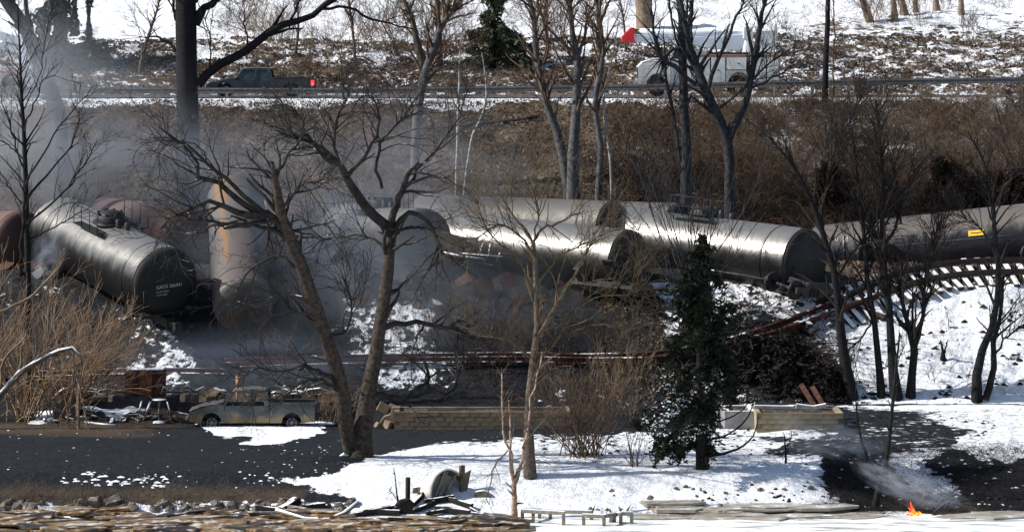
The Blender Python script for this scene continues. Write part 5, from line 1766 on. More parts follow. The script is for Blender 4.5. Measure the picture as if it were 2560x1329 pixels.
# the big gnarled tree
g_l = [[(903, 1142, 64), (905, 1090, 58), (912, 1040, 54), (925, 960, 46), (940, 880, 42), (955, 780, 38), (970, 680, 36), (978, 580, 32)],
       [(880, 1125, 50), (866, 1060, 46), (860, 1000, 44), (846, 930, 42), (820, 860, 42), (790, 780, 40), (765, 700, 38), (740, 620, 36), (712, 560, 30), (700, 500, 26), (688, 450, 18), (682, 405, 10)],
       [(978, 590, 30), (955, 555, 28), (920, 525, 26), (890, 480, 24), (868, 440, 20), (850, 415, 14), (800, 370, 11), (745, 350, 9), (700, 330, 6)],
       [(978, 580, 26), (990, 520, 20), (1010, 470, 18), (1025, 430, 12), (1045, 405, 7)],
       [(735, 610, 24), (700, 560, 24), (660, 532, 26), (600, 538, 20), (555, 512, 14), (505, 507, 11), (470, 530, 9), (430, 540, 6), (405, 575, 4)],
       [(640, 530, 18), (590, 495, 16), (540, 455, 13), (500, 445, 14), (490, 405, 8), (445, 355, 6), (410, 330, 3)],
       [(660, 532, 14), (620, 500, 12), (570, 450, 11), (520, 410, 9), (480, 370, 7), (430, 345, 4), (375, 345, 2)],
       [(560, 570, 9), (610, 560, 18), (680, 550, 16), (735, 600, 20)],
       [(605, 560, 11), (540, 562, 9), (510, 575, 6), (475, 590, 5), (465, 605, 3)], [(600, 562, 10), (520, 555, 9), (470, 545, 7), (450, 535, 5), (412, 545, 3)],
       [(860, 440, 12), (845, 410, 11), (835, 350, 9), (845, 290, 8), (870, 230, 6), (880, 190, 4)], [(870, 440, 12), (900, 400, 10), (940, 340, 8), (950, 290, 7), (930, 240, 4)],
       [(850, 415, 9), (810, 395, 7), (775, 350, 6), (745, 290, 5), (720, 260, 3)], [(955, 470, 9), (940, 400, 9), (965, 340, 7), (1010, 290, 6), (1040, 240, 4)],
       [(985, 590, 16), (1000, 545, 16), (1030, 530, 14), (1065, 550, 12), (1090, 590, 11), (1110, 640, 8), (1160, 650, 5)],
       [(978, 580, 10), (1040, 570, 8), (1085, 568, 6)], [(1012, 470, 10), (1060, 410, 8), (1120, 330, 6), (1160, 260, 4), (1180, 210, 2)],
       [(690, 440, 12), (710, 400, 8), (760, 340, 6), (790, 300, 3)], [(712, 545, 10), (725, 500, 8), (760, 460, 7), (800, 455, 3)],
       [(938, 985, 20), (965, 990, 16), (1010, 995, 16), (1045, 975, 15), (1068, 955, 12), (1062, 900, 7)], [(1062, 960, 12), (1100, 985, 11), (1135, 975, 11), (1145, 940, 9), (1140, 880, 5)],
       [(945, 830, 22), (975, 812, 17), (1030, 808, 15), (1080, 815, 14), (1130, 818, 13), (1170, 840, 8), (1210, 852, 4)], [(1060, 812, 7), (1040, 850, 4), (1030, 900, 3)],
       [(850, 960, 18), (825, 940, 16), (790, 925, 13), (755, 912, 9), (745, 925, 4)], [(850, 975, 14), (820, 955, 10), (770, 950, 6), (730, 970, 3)],
       [(745, 670, 10), (700, 640, 9), (650, 660, 7), (610, 690, 6), (590, 740, 3)], [(785, 790, 8), (740, 780, 7), (700, 740, 5), (665, 750, 3)], [(765, 905, 7), (700, 930, 5), (640, 920, 4), (600, 950, 4)],
       [(800, 840, 8), (860, 830, 6), (880, 760, 5), (860, 700, 4)], [(975, 640, 9), (940, 600, 6), (870, 590, 5), (800, 600, 3)]]
g_l = [[(a, b, c * (.84 if c > 30 else .95)) for a, b, c in q] for q in g_l]
tree('gnarled_tree', 'big gnarled bare tree with two trunks and snow dusted limbs in the middle left', 'tree', g_l, None, [(400, 2.1, 46, .2), (1500, 1.05, 42, .22), (3400, .5, 40, .22)], M['bark_old'], M['twig_old'], seed=5, drift=.5, up=.1, wob=.035, rmin=.0105, k0=18, trunk_n=2)
mb = MB(); p = G(874, 1136)
mb.prism([(-.28, 0), (.1, 0), (.16, .3), (.12, .42), (.02, .3), (-.12, .1)], -.25, .1); o = mb.build('snow_drift', M['snow'], bevel=.04); o.location = p + Vector((-.1, -.3, 0)); tag(o, 'small pointed snow drift against the left foot of the gnarled tree', 'snow drift')

# middle light-barked tree and birch
tree('bare_tree', 'grey brown tree whose twiggy crown spreads before the long middle tank car', 'tree',
     [[(1326, 1192, 30), (1322, 1130, 27), (1322, 1060, 24), (1326, 980, 21), (1334, 900, 17), (1342, 820, 14), (1340, 730, 13), (1336, 640, 12), (1332, 600, 9)],
      [(1332, 606, 9), (1300, 560, 7), (1270, 520, 5), (1262, 470, 3)], [(1332, 606, 8), (1360, 570, 7), (1420, 545, 5), (1460, 530, 3)], [(1342, 840, 9), (1390, 760, 9), (1430, 700, 8), (1470, 620, 5), (1500, 560, 3)],
      [(1345, 900, 7), (1400, 840, 7), (1440, 770, 6), (1520, 715, 5), (1590, 700, 3), (1600, 640, 2)], [(1338, 640, 7), (1310, 600, 6), (1240, 560, 5), (1180, 600, 3), (1140, 590, 2)], [(1336, 760, 6), (1290, 640, 5), (1230, 590, 4), (1180, 480, 3)],
      [(1330, 900, 7), (1270, 850, 6), (1210, 830, 4), (1170, 780, 3)], [(1340, 720, 6), (1400, 640, 5), (1480, 600, 4), (1540, 560, 2)], [(1334, 610, 6), (1345, 520, 5), (1330, 450, 3), (1350, 410, 2)],
      [(1442, 770, 5), (1500, 740, 4), (1580, 735, 3), (1620, 700, 2)], [(1430, 830, 5), (1490, 810, 4), (1560, 820, 2)]],
     None, [(240, 1.7, 38, .17), (1000, .85, 35, .18), (1800, .42, 35, .18)], BB, M['bark_olive'], seed=6, drift=.4, rmin=.008, k0=12)
tree('birch_tree', 'slender peeling orange birch with three stems behind the dock frames', 'tree',
     [[(1286, 1296, 17), (1285, 1240, 14), (1284, 1195, 12)], [(1284, 1200, 10), (1272, 1130, 7), (1260, 1080, 5), (1256, 1000, 5), (1256, 930, 3)], [(1286, 1200, 10), (1305, 1130, 8), (1320, 1060, 6), (1332, 980, 4), (1345, 930, 4), (1355, 880, 2)],
      [(1284, 1190, 6), (1278, 1120, 4), (1275, 1060, 4), (1274, 1000, 2)], [(1270, 1125, 4), (1240, 1160, 4), (1225, 1220, 3), (1218, 1260, 2)], [(1290, 1180, 4), (1340, 1150, 3), (1380, 1160, 2)], [(1305, 1120, 3), (1350, 1060, 3), (1400, 1020, 2)]],
     None, [(70, .7, 45, .14), (160, .35, 40, .15)], M['bark_birch'], M['bark_brown'], seed=7, drift=.3, rmin=.006, trunk_n=4)

# trees on the bank below the road, middle
def T(lb, limbs, Y, bark='bark_grey', lv=((55, 2.0, 35, .09), (240, 1.0, 35, .1), (420, .5, 35, .1)), seed=0, twig=None, name='bare_tree', **k):
    return tree(name, lb, 'tree', limbs, Y, list(lv), M[bark], M[twig] if twig else TB, seed=seed, rmin=k.pop('rmin', .010), **k)


T('pale grey slanting tree above the gnarled tree, leaning right at its top', [[(1035, 330, 20), (1048, 260, 20), (1060, 190, 22), (1082, 130, 20), (1098, 80, 16), (1120, 40, 12), (1150, 0, 10), (1175, -40, 8)], [(1100, 80, 10), (1094, 20, 9), (1088, -30, 8)], [(1060, 190, 8), (1090, 150, 5), (1110, 120, 3)]], 178, seed=11)
T('very thin white stem right of the slanting grey tree', [[(1140, 500, 7), (1142, 400, 7), (1145, 300, 7), (1148, 220, 6), (1150, 120, 4), (1160, 40, 2)]], 177, 'bark_white', ((10, .8, 30, .08),), seed=12, twig='bark_grey')
T('crooked thin pale sapling right of the very thin white stem', [[(1160, 510, 7), (1164, 440, 6), (1172, 390, 6), (1180, 340, 6), (1200, 300, 6), (1214, 260, 5), (1214, 200, 4), (1205, 130, 2)], [(1180, 520, 4), (1160, 420, 4), (1150, 360, 3)]], 176, 'bark_white', ((12, .7, 30, .1),), seed=13, twig='bark_grey')
T('grey tree with a bend, leftmost of the three near the road middle', [[(1425, 470, 20), (1412, 420, 22), (1396, 340, 22), (1372, 280, 18), (1358, 220, 18), (1344, 160, 16), (1338, 80, 14), (1328, 10, 12), (1300, -50, 10)], [(1352, 190, 6), (1368, 120, 6), (1356, 40, 5), (1340, -10, 4)]], 176, seed=14)
T('upright grey tree with a high fork, middle one of the three near the road middle', [[(1432, 434, 30), (1434, 360, 25), (1440, 280, 22), (1442, 210, 20), (1444, 150, 18), (1430, 80, 13), (1424, 0, 11), (1410, -50, 9)], [(1444, 145, 11), (1460, 95, 9), (1472, 40, 7), (1490, 0, 5)], [(1442, 150, 7), (1420, 130, 6), (1405, 95, 4)]], 175.5, seed=15)
T('sinuous slender grey tree, rightmost of the three near the road middle', [[(1494, 512, 17), (1498, 440, 16), (1502, 370, 16), (1492, 300, 14), (1486, 255, 14), (1500, 190, 14), (1506, 120, 14), (1498, 40, 11), (1486, -20, 9)], [(1502, 60, 8), (1516, 20, 7), (1536, -20, 5)], [(1506, 100, 4), (1480, 60, 3)]], 174, seed=16)
T('thin white speckled stem just right of the sinuous grey tree', [[(1530, 480, 7), (1524, 380, 7), (1512, 310, 7), (1510, 240, 6), (1530, 150, 4), (1545, 60, 3)]], 176, 'bark_white', ((8, .6, 30, .08),), seed=17, twig='bark_grey')
T('slate grey tree forking low, before the right half of the bucket truck', [[(1826, 516, 26), (1824, 440, 24), (1822, 370, 24), (1812, 330, 28), (1790, 280, 24), (1765, 230, 24), (1745, 180, 22), (1728, 130, 18), (1715, 70, 14), (1700, 0, 12), (1690, -40, 10)],
   [(1822, 350, 20), (1850, 290, 19), (1868, 240, 18), (1878, 180, 18), (1892, 110, 16), (1902, 60, 12), (1915, 0, 9)], [(1765, 235, 12), (1790, 160, 11), (1815, 110, 9), (1840, 40, 7), (1860, 0, 4)], [(1770, 240, 11), (1740, 170, 9), (1700, 120, 9), (1650, 150, 11)],
   [(1800, 270, 8), (1850, 230, 7), (1900, 180, 5), (1960, 130, 4)], [(1740, 210, 10), (1690, 170, 12), (1655, 145, 12), (1636, 100, 9), (1634, 60, 7), (1628, 20, 6)], [(1880, 220, 6), (1940, 190, 5), (2000, 150, 3)]], 173, 'bark_slate', ((110, 2.0, 35, .09), (420, 1.0, 35, .1), (700, .5, 30, .1)), seed=18, twig='bark_slate', k0=12)
T('straight dark slate tree standing before the bucket truck cab', [[(1715, 440, 26), (1716, 350, 24), (1710, 260, 22), (1708, 180, 22), (1706, 110, 20), (1702, 30, 14), (1690, -40, 11)], [(1708, 130, 16), (1724, 60, 14), (1732, -20, 11)], [(1700, 400, 10), (1680, 260, 9), (1660, 170, 7), (1640, 90, 5)], [(1708, 140, 8), (1680, 60, 6), (1670, -10, 5)]], 174, 'bark_slate', ((40, 1.3, 30, .08), (90, .6, 30, .1)), seed=19, twig='bark_slate')
T('tall dark pole like trunk right of the bucket truck', [[(2062, 250, 15), (2064, 180, 15), (2068, 80, 13), (2070, 0, 12), (2072, -50, 11)], [(2082, 250, 5), (2086, 80, 4), (2084, 0, 3)]], 185.5, 'bark_dark', ((14, 1.0, 35, .09),), seed=20)
# big trunks on the snow above the road
T('thick brown trunk cut by the top edge above the bucket truck', [[(1614, 76, 44), (1610, 40, 42), (1608, 0, 42), (1604, -60, 40)]], None, 'bark_tan', ((4, 1, 30, .1),), seed=21, k0=14)
for k, (a_, b_, w_, lb) in enumerate((((2176, 56), (2142, -30), 17, 'leftmost of the trunks on the snowy top right, leaning left'), ((2237, 50), (2230, -30), 15, 'second trunk on the snowy top right, short and upright'), ((2262, 38), (2244, -30), 17, 'third trunk on the snowy top right, touching the second'),
                                      ((2290, 32), (2284, -30), 12, 'fourth trunk on the snowy top right, thin'), ((2342, 26), (2334, -30), 15, 'fifth trunk on the snowy top right'), ((2404, 36), (2400, -30), 13, 'rightmost of the trunks on the snowy top right'))):
    T(lb, [[(a_[0], a_[1], w_ * 1.25), ((a_[0] + b_[0]) / 2, (a_[1] + b_[1]) / 2 - 4, w_), (b_[0], b_[1], w_ * .9)]], None, 'bark_brown' if k == 0 else 'bark_tan', ((3, .8, 30, .1),), seed=22 + k)
for k, (pts, lb) in enumerate((([(350, 180, 11), (362, 120, 9), (378, 70, 7), (396, 10, 5), (405, -30, 4)], 'thin brown tree left of the tall dark trunk on the far snow'), ([(888, 150, 8), (882, 80, 7), (872, 0, 5)], 'thin dark stem on the snow above the gnarled tree'),
                               ([(738, 140, 8), (746, 70, 6), (740, -10, 5)], 'thin brown stem behind the long limb of the dark trunk'), ([(1060, 165, 22), (1044, 110, 18), (1030, 50, 14), (1000, -20, 10)], 'stout brown leaning stem in the brown thicket by the pine'),
                               ([(1366, 90, 7), (1366, 30, 7), (1368, -20, 6)], 'thin upright stem on the snow above the road middle'), ([(1100, 165, 16), (1098, 90, 14), (1092, 0, 10)], 'straight brown stem next to the stout leaning one by the pine'),
                               ([(1565, 130, 6), (1560, 60, 5), (1548, -10, 4)], 'thin stem left of the red boom tip'))):
    T(lb, [list(pts)], None, 'bark_brown', ((26, .9, 38, .1), (60, .45, 35, .1)), seed=40 + k)

# right-hand trees on the snowy slope below the track
RT = [('crooked dark tree, leftmost of the row below the track', [[(2132, 992, 30), (2118, 930, 26), (2104, 850, 24), (2098, 780, 22), (2090, 700, 18), (2068, 620, 16), (2046, 550, 14), (2015, 470, 12), (1985, 420, 9), (1925, 345, 5)], [(2052, 570, 9), (2066, 470, 8), (2085, 380, 6), (2130, 290, 5), (2165, 220, 3)], [(2090, 700, 7), (2140, 620, 5), (2190, 580, 3)]]),
      ('second dark tree of the row below the track, straight with a pale side limb', [[(2204, 990, 20), (2196, 900, 17), (2186, 800, 15), (2168, 690, 12), (2162, 600, 11), (2152, 520, 9), (2142, 430, 7), (2130, 330, 4)], [(2186, 790, 6), (2140, 860, 4), (2100, 890, 3)], [(2160, 600, 5), (2185, 560, 4), (2200, 540, 2)]]),
      ('third dark tree of the row below the track, the thickest', [[(2242, 994, 30), (2232, 920, 24), (2226, 830, 20), (2220, 740, 17), (2210, 660, 14), (2205, 580, 13), (2206, 480, 11), (2202, 380, 8), (2190, 250, 4)], [(2206, 620, 9), (2240, 560, 8), (2252, 500, 8), (2290, 430, 5)], [(2252, 560, 7), (2240, 480, 6), (2236, 400, 4)]]),
      ('dark tree forking low in a narrow Y below the track', [[(2276, 992, 24), (2280, 930, 20), (2286, 868, 20), (2268, 800, 12), (2250, 730, 9), (2240, 680, 5)], [(2286, 870, 14), (2304, 800, 12), (2312, 730, 9), (2330, 640, 6), (2345, 560, 4)]]),
      ('pair of dark trunks grown together near the right edge below the track', [[(2442, 1000, 26), (2440, 950, 24), (2450, 890, 20), (2476, 830, 18), (2492, 760, 16), (2498, 680, 14), (2488, 600, 12), (2484, 520, 10), (2470, 430, 7), (2420, 330, 4)], [(2462, 1000, 22), (2478, 930, 18), (2484, 860, 14), (2500, 780, 10), (2510, 690, 8)], [(2484, 520, 8), (2530, 440, 6), (2580, 380, 4)], [(2478, 900, 7), (2520, 840, 5), (2570, 800, 3)], [(2486, 620, 6), (2440, 560, 4), (2400, 540, 3)]])]
for k, (lb, lm) in enumerate(RT):
    T(lb, lm, None, 'bark_dark', ((110, 1.9, 36, .1), (420, .95, 35, .12), (700, .45, 35, .12)), seed=60 + k, twig='twig_dark', name='dark_tree', k0=10)
T('thin dark leaning tree rising from the burnt shore by the fire', [[(2186, 1272, 16), (2198, 1220, 14), (2210, 1170, 12), (2222, 1110, 11), (2228, 1040, 9), (2236, 960, 8), (2242, 900, 6), (2250, 830, 4)], [(2236, 960, 4), (2246, 900, 3), (2262, 860, 2)]], None, 'bark_dark', ((12, .6, 35, .1), (24, .3, 35, .1)), seed=70, twig='twig_dark', name='dark_tree')
T('thin curved sapling on the burnt yard left of the leaning tree', [[(2172, 1146, 7), (2156, 1110, 6), (2146, 1060, 5), (2140, 1000, 4), (2140, 940, 2)]], None, 'bark_dark', ((10, .5, 35, .1),), seed=71, twig='twig_dark', name='dark_sapling')
T('small forked sapling on the burnt yard right of the conifer', [[(1964, 1158, 6), (1964, 1120, 5), (1960, 1086, 2)], [(1966, 1130, 4), (1980, 1085, 2)]], None, 'bark_dark', ((6, .3, 35, .1),), seed=72, twig='twig_dark', name='dark_sapling')
T('short burnt stub with two prongs on the snowy slope', [[(2358, 898, 16), (2358, 880, 9), (2352, 850, 3)], [(2360, 885, 6), (2368, 855, 3)]], None, 'bark_dark', ((3, .3, 35, .1),), seed=73, twig='twig_dark', name='burnt_stub')
rs = np.random.RandomState(80)
for k in range(16):
    u_ = rs.uniform(2150, 2560); v_ = rs.uniform(800, 980)
    o = fan('slope_seedling', 'thin dark seedling standing on the snowy slope below the track', 'seedling', u_, v_, None, 1, rs.uniform(.5, 1.4), .25, TD, group='seedlings on the snowy slope', seed=k, twigs=5, tl=.4, r=.014, parts=False)

# ---- shrubs in the yard
fan('bare_shrub', 'dense vase shaped bare shrub on the snow right of the birch', 'shrub', 1462, 1140, None, 60, 3.1, .42, M['twig_brown'], seed=3, twigs=5, tl=.42, r=.022, basew=.3, rmin=.007)
fan('bare_shrub', 'small sparse bare shrub left of the dark conifer', 'shrub', 1590, 1166, None, 12, 2.0, .32, M['bark_brown'], seed=4, twigs=3, tl=.35, r=.018, basew=.12)
fan('bare_shrub', 'wide hazy brown shrub behind the tan block wall', 'shrub', 1500, 1062, 148, 50, 2.6, .55, M['twig_tan'], seed=5, twigs=4, tl=.45, r=.014, basew=.9)
fan('bare_shrub', 'tangled tan brush right of the burnt pickup', 'shrub', 830, 1056, None, 40, 1.4, .5, M['twig_tan'], seed=6, twigs=3, tl=.5, r=.01, basew=.4)
# willow clumps at the left edge
for k, (u_, n_, h_, sp, ln, lb) in enumerate(((-60, 26, 6.3, .5, .25, 'tan willow clump at the left edge, cut by the frame'), (70, 44, 5.6, .55, .1, 'large orange brown willow clump below the left tank cars'), (170, 34, 4.9, .5, .22, 'orange tipped willow clump right of the large one'))):
    fan('willow_bush', lb, 'bush', u_, 1052, 146.2, n_, h_, sp, M['twig_orange'], seed=10 + k, twigs=5, tl=.33, r=.03, basew=.35, curve=.12, lean=ln, rmin=.009)
tree('snowy_limb', 'arching limb with a thick line of snow at the left edge', 'branch', [[(-60, 1060, 22), (0, 985, 17), (60, 925, 15), (120, 890, 12), (170, 870, 10), (195, 872, 8), (203, 905, 6), (206, 925, 4)], [(50, 935, 9), (55, 880, 7), (62, 840, 5)], [(0, 985, 9), (10, 900, 7), (60, 845, 5), (90, 780, 3)], [(0, 780, 9), (90, 730, 7), (130, 690, 5), (160, 650, 3)]],
     143.0, [(24, .9, 40, .12), (60, .5, 40, .12)], M['snowy_wood'], M['twig_tan'], seed=15, drift=.1)
tree('drooping_branch', 'thin drooping tan twigs hanging before the dark yard at left', 'branch', [[(196, 905, 7), (186, 960, 5), (176, 1010, 4), (168, 1080, 2)], [(190, 930, 5), (205, 1000, 3), (225, 1090, 2), (230, 1150, 1.5)], [(180, 990, 3), (150, 1060, 2), (160, 1110, 1.5)]], 143.0, [(30, .7, 25, .1), (40, .4, 25, .1)], M['bark_tan'], M['twig_tan'], seed=16, up=-.5)
# multi-stem dark bush behind the conifer
fan('dark_thicket', 'tall fan of dark stems rising in front of the bright silvery tank car', 'bush', 1722, 700, 157.5, 34, 8.6, .24, M['bark_slate'], seed=18, twigs=4, tl=.3, r=.035, basew=.3, rmin=.009)
fan('dark_thicket', 'smaller fan of dark stems left of the tall fan', 'bush', 1640, 560, 173, 22, 5.5, .3, M['bark_slate'], seed=19, twigs=4, tl=.3, r=.022, basew=.5, rmin=.009)

# ---- conifers
def conifer(name, lb, u, v, Y, outline, mat, n_bough, n_leaf, leaf, snow=0, asp=2.6, seed=0, trunk_w=20, trunk_top=None, trunkmat='bark_dark', snow_v=(0, 9e9), side=None):
    """outline: list of (v, left px, right px)"""
    rs = np.random.RandomState(seed)
    if Y is None: Y = on_ground(u, v)
    b = P(u, v, Y); g = gz(b.x, b.y); base = np.array([b.x, b.y, g])
    root = thing(name, lb, 'tree', tuple(base))
    s = Y / FPX
    vt = outline[0][0] if trunk_top is None else trunk_top
    top = P(u - 2, vt, Y)
    pts = np.array([base - [0, 0, .2], base * .6 + np.array(top) * .4, base * .25 + np.array(top) * .75, np.array(top)])
    p_, r_ = resample(pts, [trunk_w * s / 2, trunk_w * s * .38, trunk_w * s * .22, .01], 14, .02, rs)
    V, F = tubes(p_[None], r_[None], 12); npobj('trunk', V - base, F, M[trunkmat], root, True)
    ov = np.array([o[0] for o in outline]); ol = np.array([o[1] for o in outline]); orr = np.array([o[2] for o in outline])
    vv = rs.uniform(ov[0], ov[-1], n_bough)
    az = rs.uniform(0, 2 * np.pi, n_bough)
    L = np.where(np.cos(az) < 0, np.interp(vv, ov, ol), np.interp(vv, ov, orr)) * s * rs.uniform(.3, 1.12, n_bough)
    z0 = HC - (vv - VH) * s
    out = np.zeros((n_bough, 6, 3))
    for k in range(6):
        t = k / 5
        out[:, k, 0] = b.x + np.cos(az) * L * t + rs.randn(n_bough) * .04 * t
        out[:, k, 1] = b.y + np.sin(az) * L * t * .8 + rs.randn(n_bough) * .04 * t
        out[:, k, 2] = z0 + L * (.18 * np.sin(t * 3.0) - .28 * t * t) + rs.randn(n_bough) * .03 * t
    R = .02 * np.linspace(1, .25, 6)[None] * np.ones((n_bough, 1))
    sub = spawn(out, R, n_bough * 4, .55, 45, -.05, .1, n=4, tmin=.2, rfac=.6, rmin=.006, rs=rs)
    V, F = join([tubes(out, R, 4), tubes(sub[0], sub[1], 3)]); npobj('bough', V - base, F, M[trunkmat], root)
    # needle sprays along boughs and sub-branches
    q = rs.randint(0, n_bough, n_leaf); t = rs.uniform(.15, 5 - 1e-3, n_leaf); i0 = t.astype(int); f = (t - i0)[:, None]
    C1 = out[q, i0] * (1 - f) + out[q, np.minimum(i0 + 1, 5)] * f
    q2 = rs.randint(0, len(sub[0]), n_leaf * 2); t = rs.uniform(0, 3 - 1e-3, n_leaf * 2); i0 = t.astype(int); f = (t - i0)[:, None]
    C2 = sub[0][q2, i0] * (1 - f) + sub[0][q2, i0 + 1] * f
    C = np.concatenate([C1, C2]) + rs.randn(n_leaf * 3, 3) * .05
    V, F = leafquads(C, leaf, rs, asp, .3)
    o = npobj('foliage', V - base, F, M[mat], root); tag(o, kind='stuff')
    if snow:
        z = C[:, 2]; vz = VH + (HC - z) / s
        cl = fbm(C[:, 0] * 1.6, C[:, 2] * 2.2, 5, 2)
        ok = (vz > snow_v[0]) & (vz < snow_v[1]) & (cl > .50)
        if side: ok &= (C[:, 0] < b.x + side)
        idx = np.where(ok)[0]; idx = idx[rs.permutation(len(idx))[:snow]]
        V, F = leafquads(C[idx] + [0, -.07, .06], leaf * .85, rs, 1.6, .8)
        o = npobj('snow', V - base, F, M['snow'], root); tag(o, kind='stuff')
    return root


root = conifer('conifer', 'dark conifer with snow on its lower left boughs standing on the snowy bank', 1756, 1172, None,
               [(590, 6, 6), (630, 30, 24), (670, 62, 56), (710, 80, 92), (760, 78, 108), (820, 98, 106), (870, 118, 92), (920, 132, 108), (970, 165, 96), (1020, 185, 74), (1070, 170, 60), (1110, 130, 40), (1135, 120, 14)],
               'needle', 150, 8000, .048, snow=1500, seed=5, trunk_w=34, snow_v=(930, 1100), side=.7)
bx, by = root.location.x, root.location.y
for pts in ([(1758, 1138, 11), (1800, 1134, 8), (1850, 1118, 6), (1885, 1085, 4), (1897, 1040, 2)], [(1758, 1100, 7), (1820, 1085, 5), (1870, 1040, 4), (1890, 985, 2)], [(1758, 1060, 6), (1820, 1045, 4), (1860, 1020, 3), (1882, 990, 2)], [(1758, 1010, 5), (1810, 990, 3), (1850, 980, 2)]):
    pp, rr = resample([P(u_, v_, by) for u_, v_, w_ in pts], [w_ / 2 / FPX * by for _, _, w_ in pts], 12, .01, np.random.RandomState(1))
    V, F = tubes(pp[None], rr[None], 6); npobj('dead_branch', V - np.array(root.location), F, BD, root)
conifer('pine_tree', 'dull green pine above the road in the brown thicket', 1232, 172, None, [(-30, 12, 12), (20, 22, 22), (60, 40, 45), (90, 70, 90), (120, 85, 115), (150, 70, 100), (165, 40, 60)], 'needle_green', 80, 2600, .09, seed=6, trunk_w=20)
BANK = [(1900, 'just right of the bucket truck'), (1990, 'below the snowy verge left of the black pole trunk'), (2070, 'under the black pole trunk'), (2150, 'right of the black pole trunk'), (2240, 'behind the left part of the black tank car'), (2330, 'behind the top rail of the black tank car'),
        (2430, 'above the yellow placard'), (2520, 'near the right edge above the black tank car')]
# burnt evergreen clumps along the foot of the bank at right
rs = np.random.RandomState(66)
ev = [(2370, 490, 80, 120), (2500, 500, 100, 90), (2440, 505, 80, 80), (2080, 500, 45, 110), (2560, 490, 80, 90)]
for k, (u_, v_, hw_, hh) in enumerate(ev):
    conifer('burnt_evergreen', ('big ' if hh > 105 else 'low ') + 'scorched dark brown evergreen ' + near(u_, BANK), u_, v_, 173.6 + (k % 3) * .6, [(v_ - hh * .8, hw_ * .35, hw_ * .35), (v_ - hh * .5, hw_ * .85, hw_ * .85), (v_ - hh * .2, hw_ * 1.1, hw_ * 1.1), (v_, hw_ * .9, hw_ * .9)], 'needle_red', 40, 1300, .045, asp=6, seed=70 + k, trunk_w=8)['group'] = 'scorched evergreens behind the black tank car'
# dark scorched brush mounds on the embankment below the heap
for k, (u_, v_, hw_, hh, lb) in enumerate(((1960, 960, 110, 110, 'large scorched dark bush above the stained block wall'), (1870, 930, 80, 90, 'scorched dark bush just right of the conifer'), (2050, 985, 60, 70, 'scorched dark bush near the leaning boards'))):
    conifer('scorched_bush', lb, u_, v_, None, [(v_ - hh, hw_ * .4, hw_ * .4), (v_ - hh * .5, hw_ * .9, hw_ * .9), (v_, hw_, hw_)], 'twig_dark', 70, 2400, .04, asp=8, seed=90 + k, trunk_w=8)

# ivy clad tree, upper left
rs = np.random.RandomState(31)
Yi = 203.0; pI = P(150, 160, Yi); gI = gz(pI.x, pI.y); bI = np.array([pI.x, pI.y, gI])
iv = thing('ivy_clad_tree', 'dark ivy clad tree with hanging vines at the upper left', 'tree', tuple(bI))
pp, rr = resample([bI - [0, 0, .2], np.array(P(152, 60, Yi)), np.array(P(150, -60, Yi))], [.45, .38, .3], 10, .03, rs)
V, F = tubes(pp[None], rr[None], 12); npobj('trunk', V - bI, F, BD, iv, True)
Cs = []
for (uc, v0, v1, hw_, n_) in ((145, -60, 165, 34, 7000), (105, 20, 160, 22, 2200), (186, -60, 90, 14, 1500), (222, -60, 112, 10, 1300), (240, 108, 150, 45, 1300), (175, 120, 178, 70, 2600), (90, 100, 160, 30, 1200)):
    vv = rs.uniform(v0, v1, n_); uu = uc + rs.randn(n_) * hw_ * .5 * (.6 + .4 * np.sin(vv * .06 + uc))
    Yj = Yi - .8 + rs.randn(n_) * .7
    Cs.append(np.c_[(uu - UC) / FPX * Yj, Yj, HC - (vv - VH) / FPX * Yj])
C = np.concatenate(Cs); C[:, 2] = np.maximum(C[:, 2], H(C[:, 0], C[:, 1]) + .05)
V, F = leafquads(C, .10, rs, 1.3); o = npobj('ivy', V - bI, F, M['ivy'], iv); tag(o, kind='stuff')

# ================================================================== BRUSH
def spot_label(u_, h_, n_, hi, marks, noun):
    near = min(marks, key=lambda q: abs(q[0] - u_))[1]
    size = 'tall' if h_ > hi * 1.25 else ('low' if h_ < hi * .75 else 'middling')
    dens = 'dense' if n_ > 8 else 'sparse'
    return '%s %s bare %s %s' % (size, dens, noun, near)


MIDB = [(1560, 'right of the sinuous grey tree'), (1640, 'below the bucket truck bonnet'), (1720, 'below the bucket truck cab'), (1790, 'at the low forked slate tree'), (1870, 'below the rear of the bucket truck')]
LEFB = [(50, 'in smoke under the leaning forked tree'), (250, 'in smoke left of the tall dark trunk'), (420, 'beside the tall dark trunk'), (620, 'below the blue pickup truck'), (820, 'behind the gnarled tree crown'), (1000, 'below the slanting grey tree'), (1150, 'beside the very thin white stem'), (1280, 'left of the bent grey tree'), (1400, 'among the three grey trees'), (1520, 'right of the speckled stem')]
HILL = [(620, 'above the blue pickup truck'), (760, 'behind the long limb'), (900, 'above the gnarled tree'), (1060, 'at the brown thicket'), (1230, 'around the pine'), (1370, 'above the three grey trees'), (1500, 'left of the red boom tip'), (2000, 'right of the bucket'), (2200, 'under the row of snowy trunks'), (2450, 'at the upper right edge')]
rs = np.random.RandomState(51)
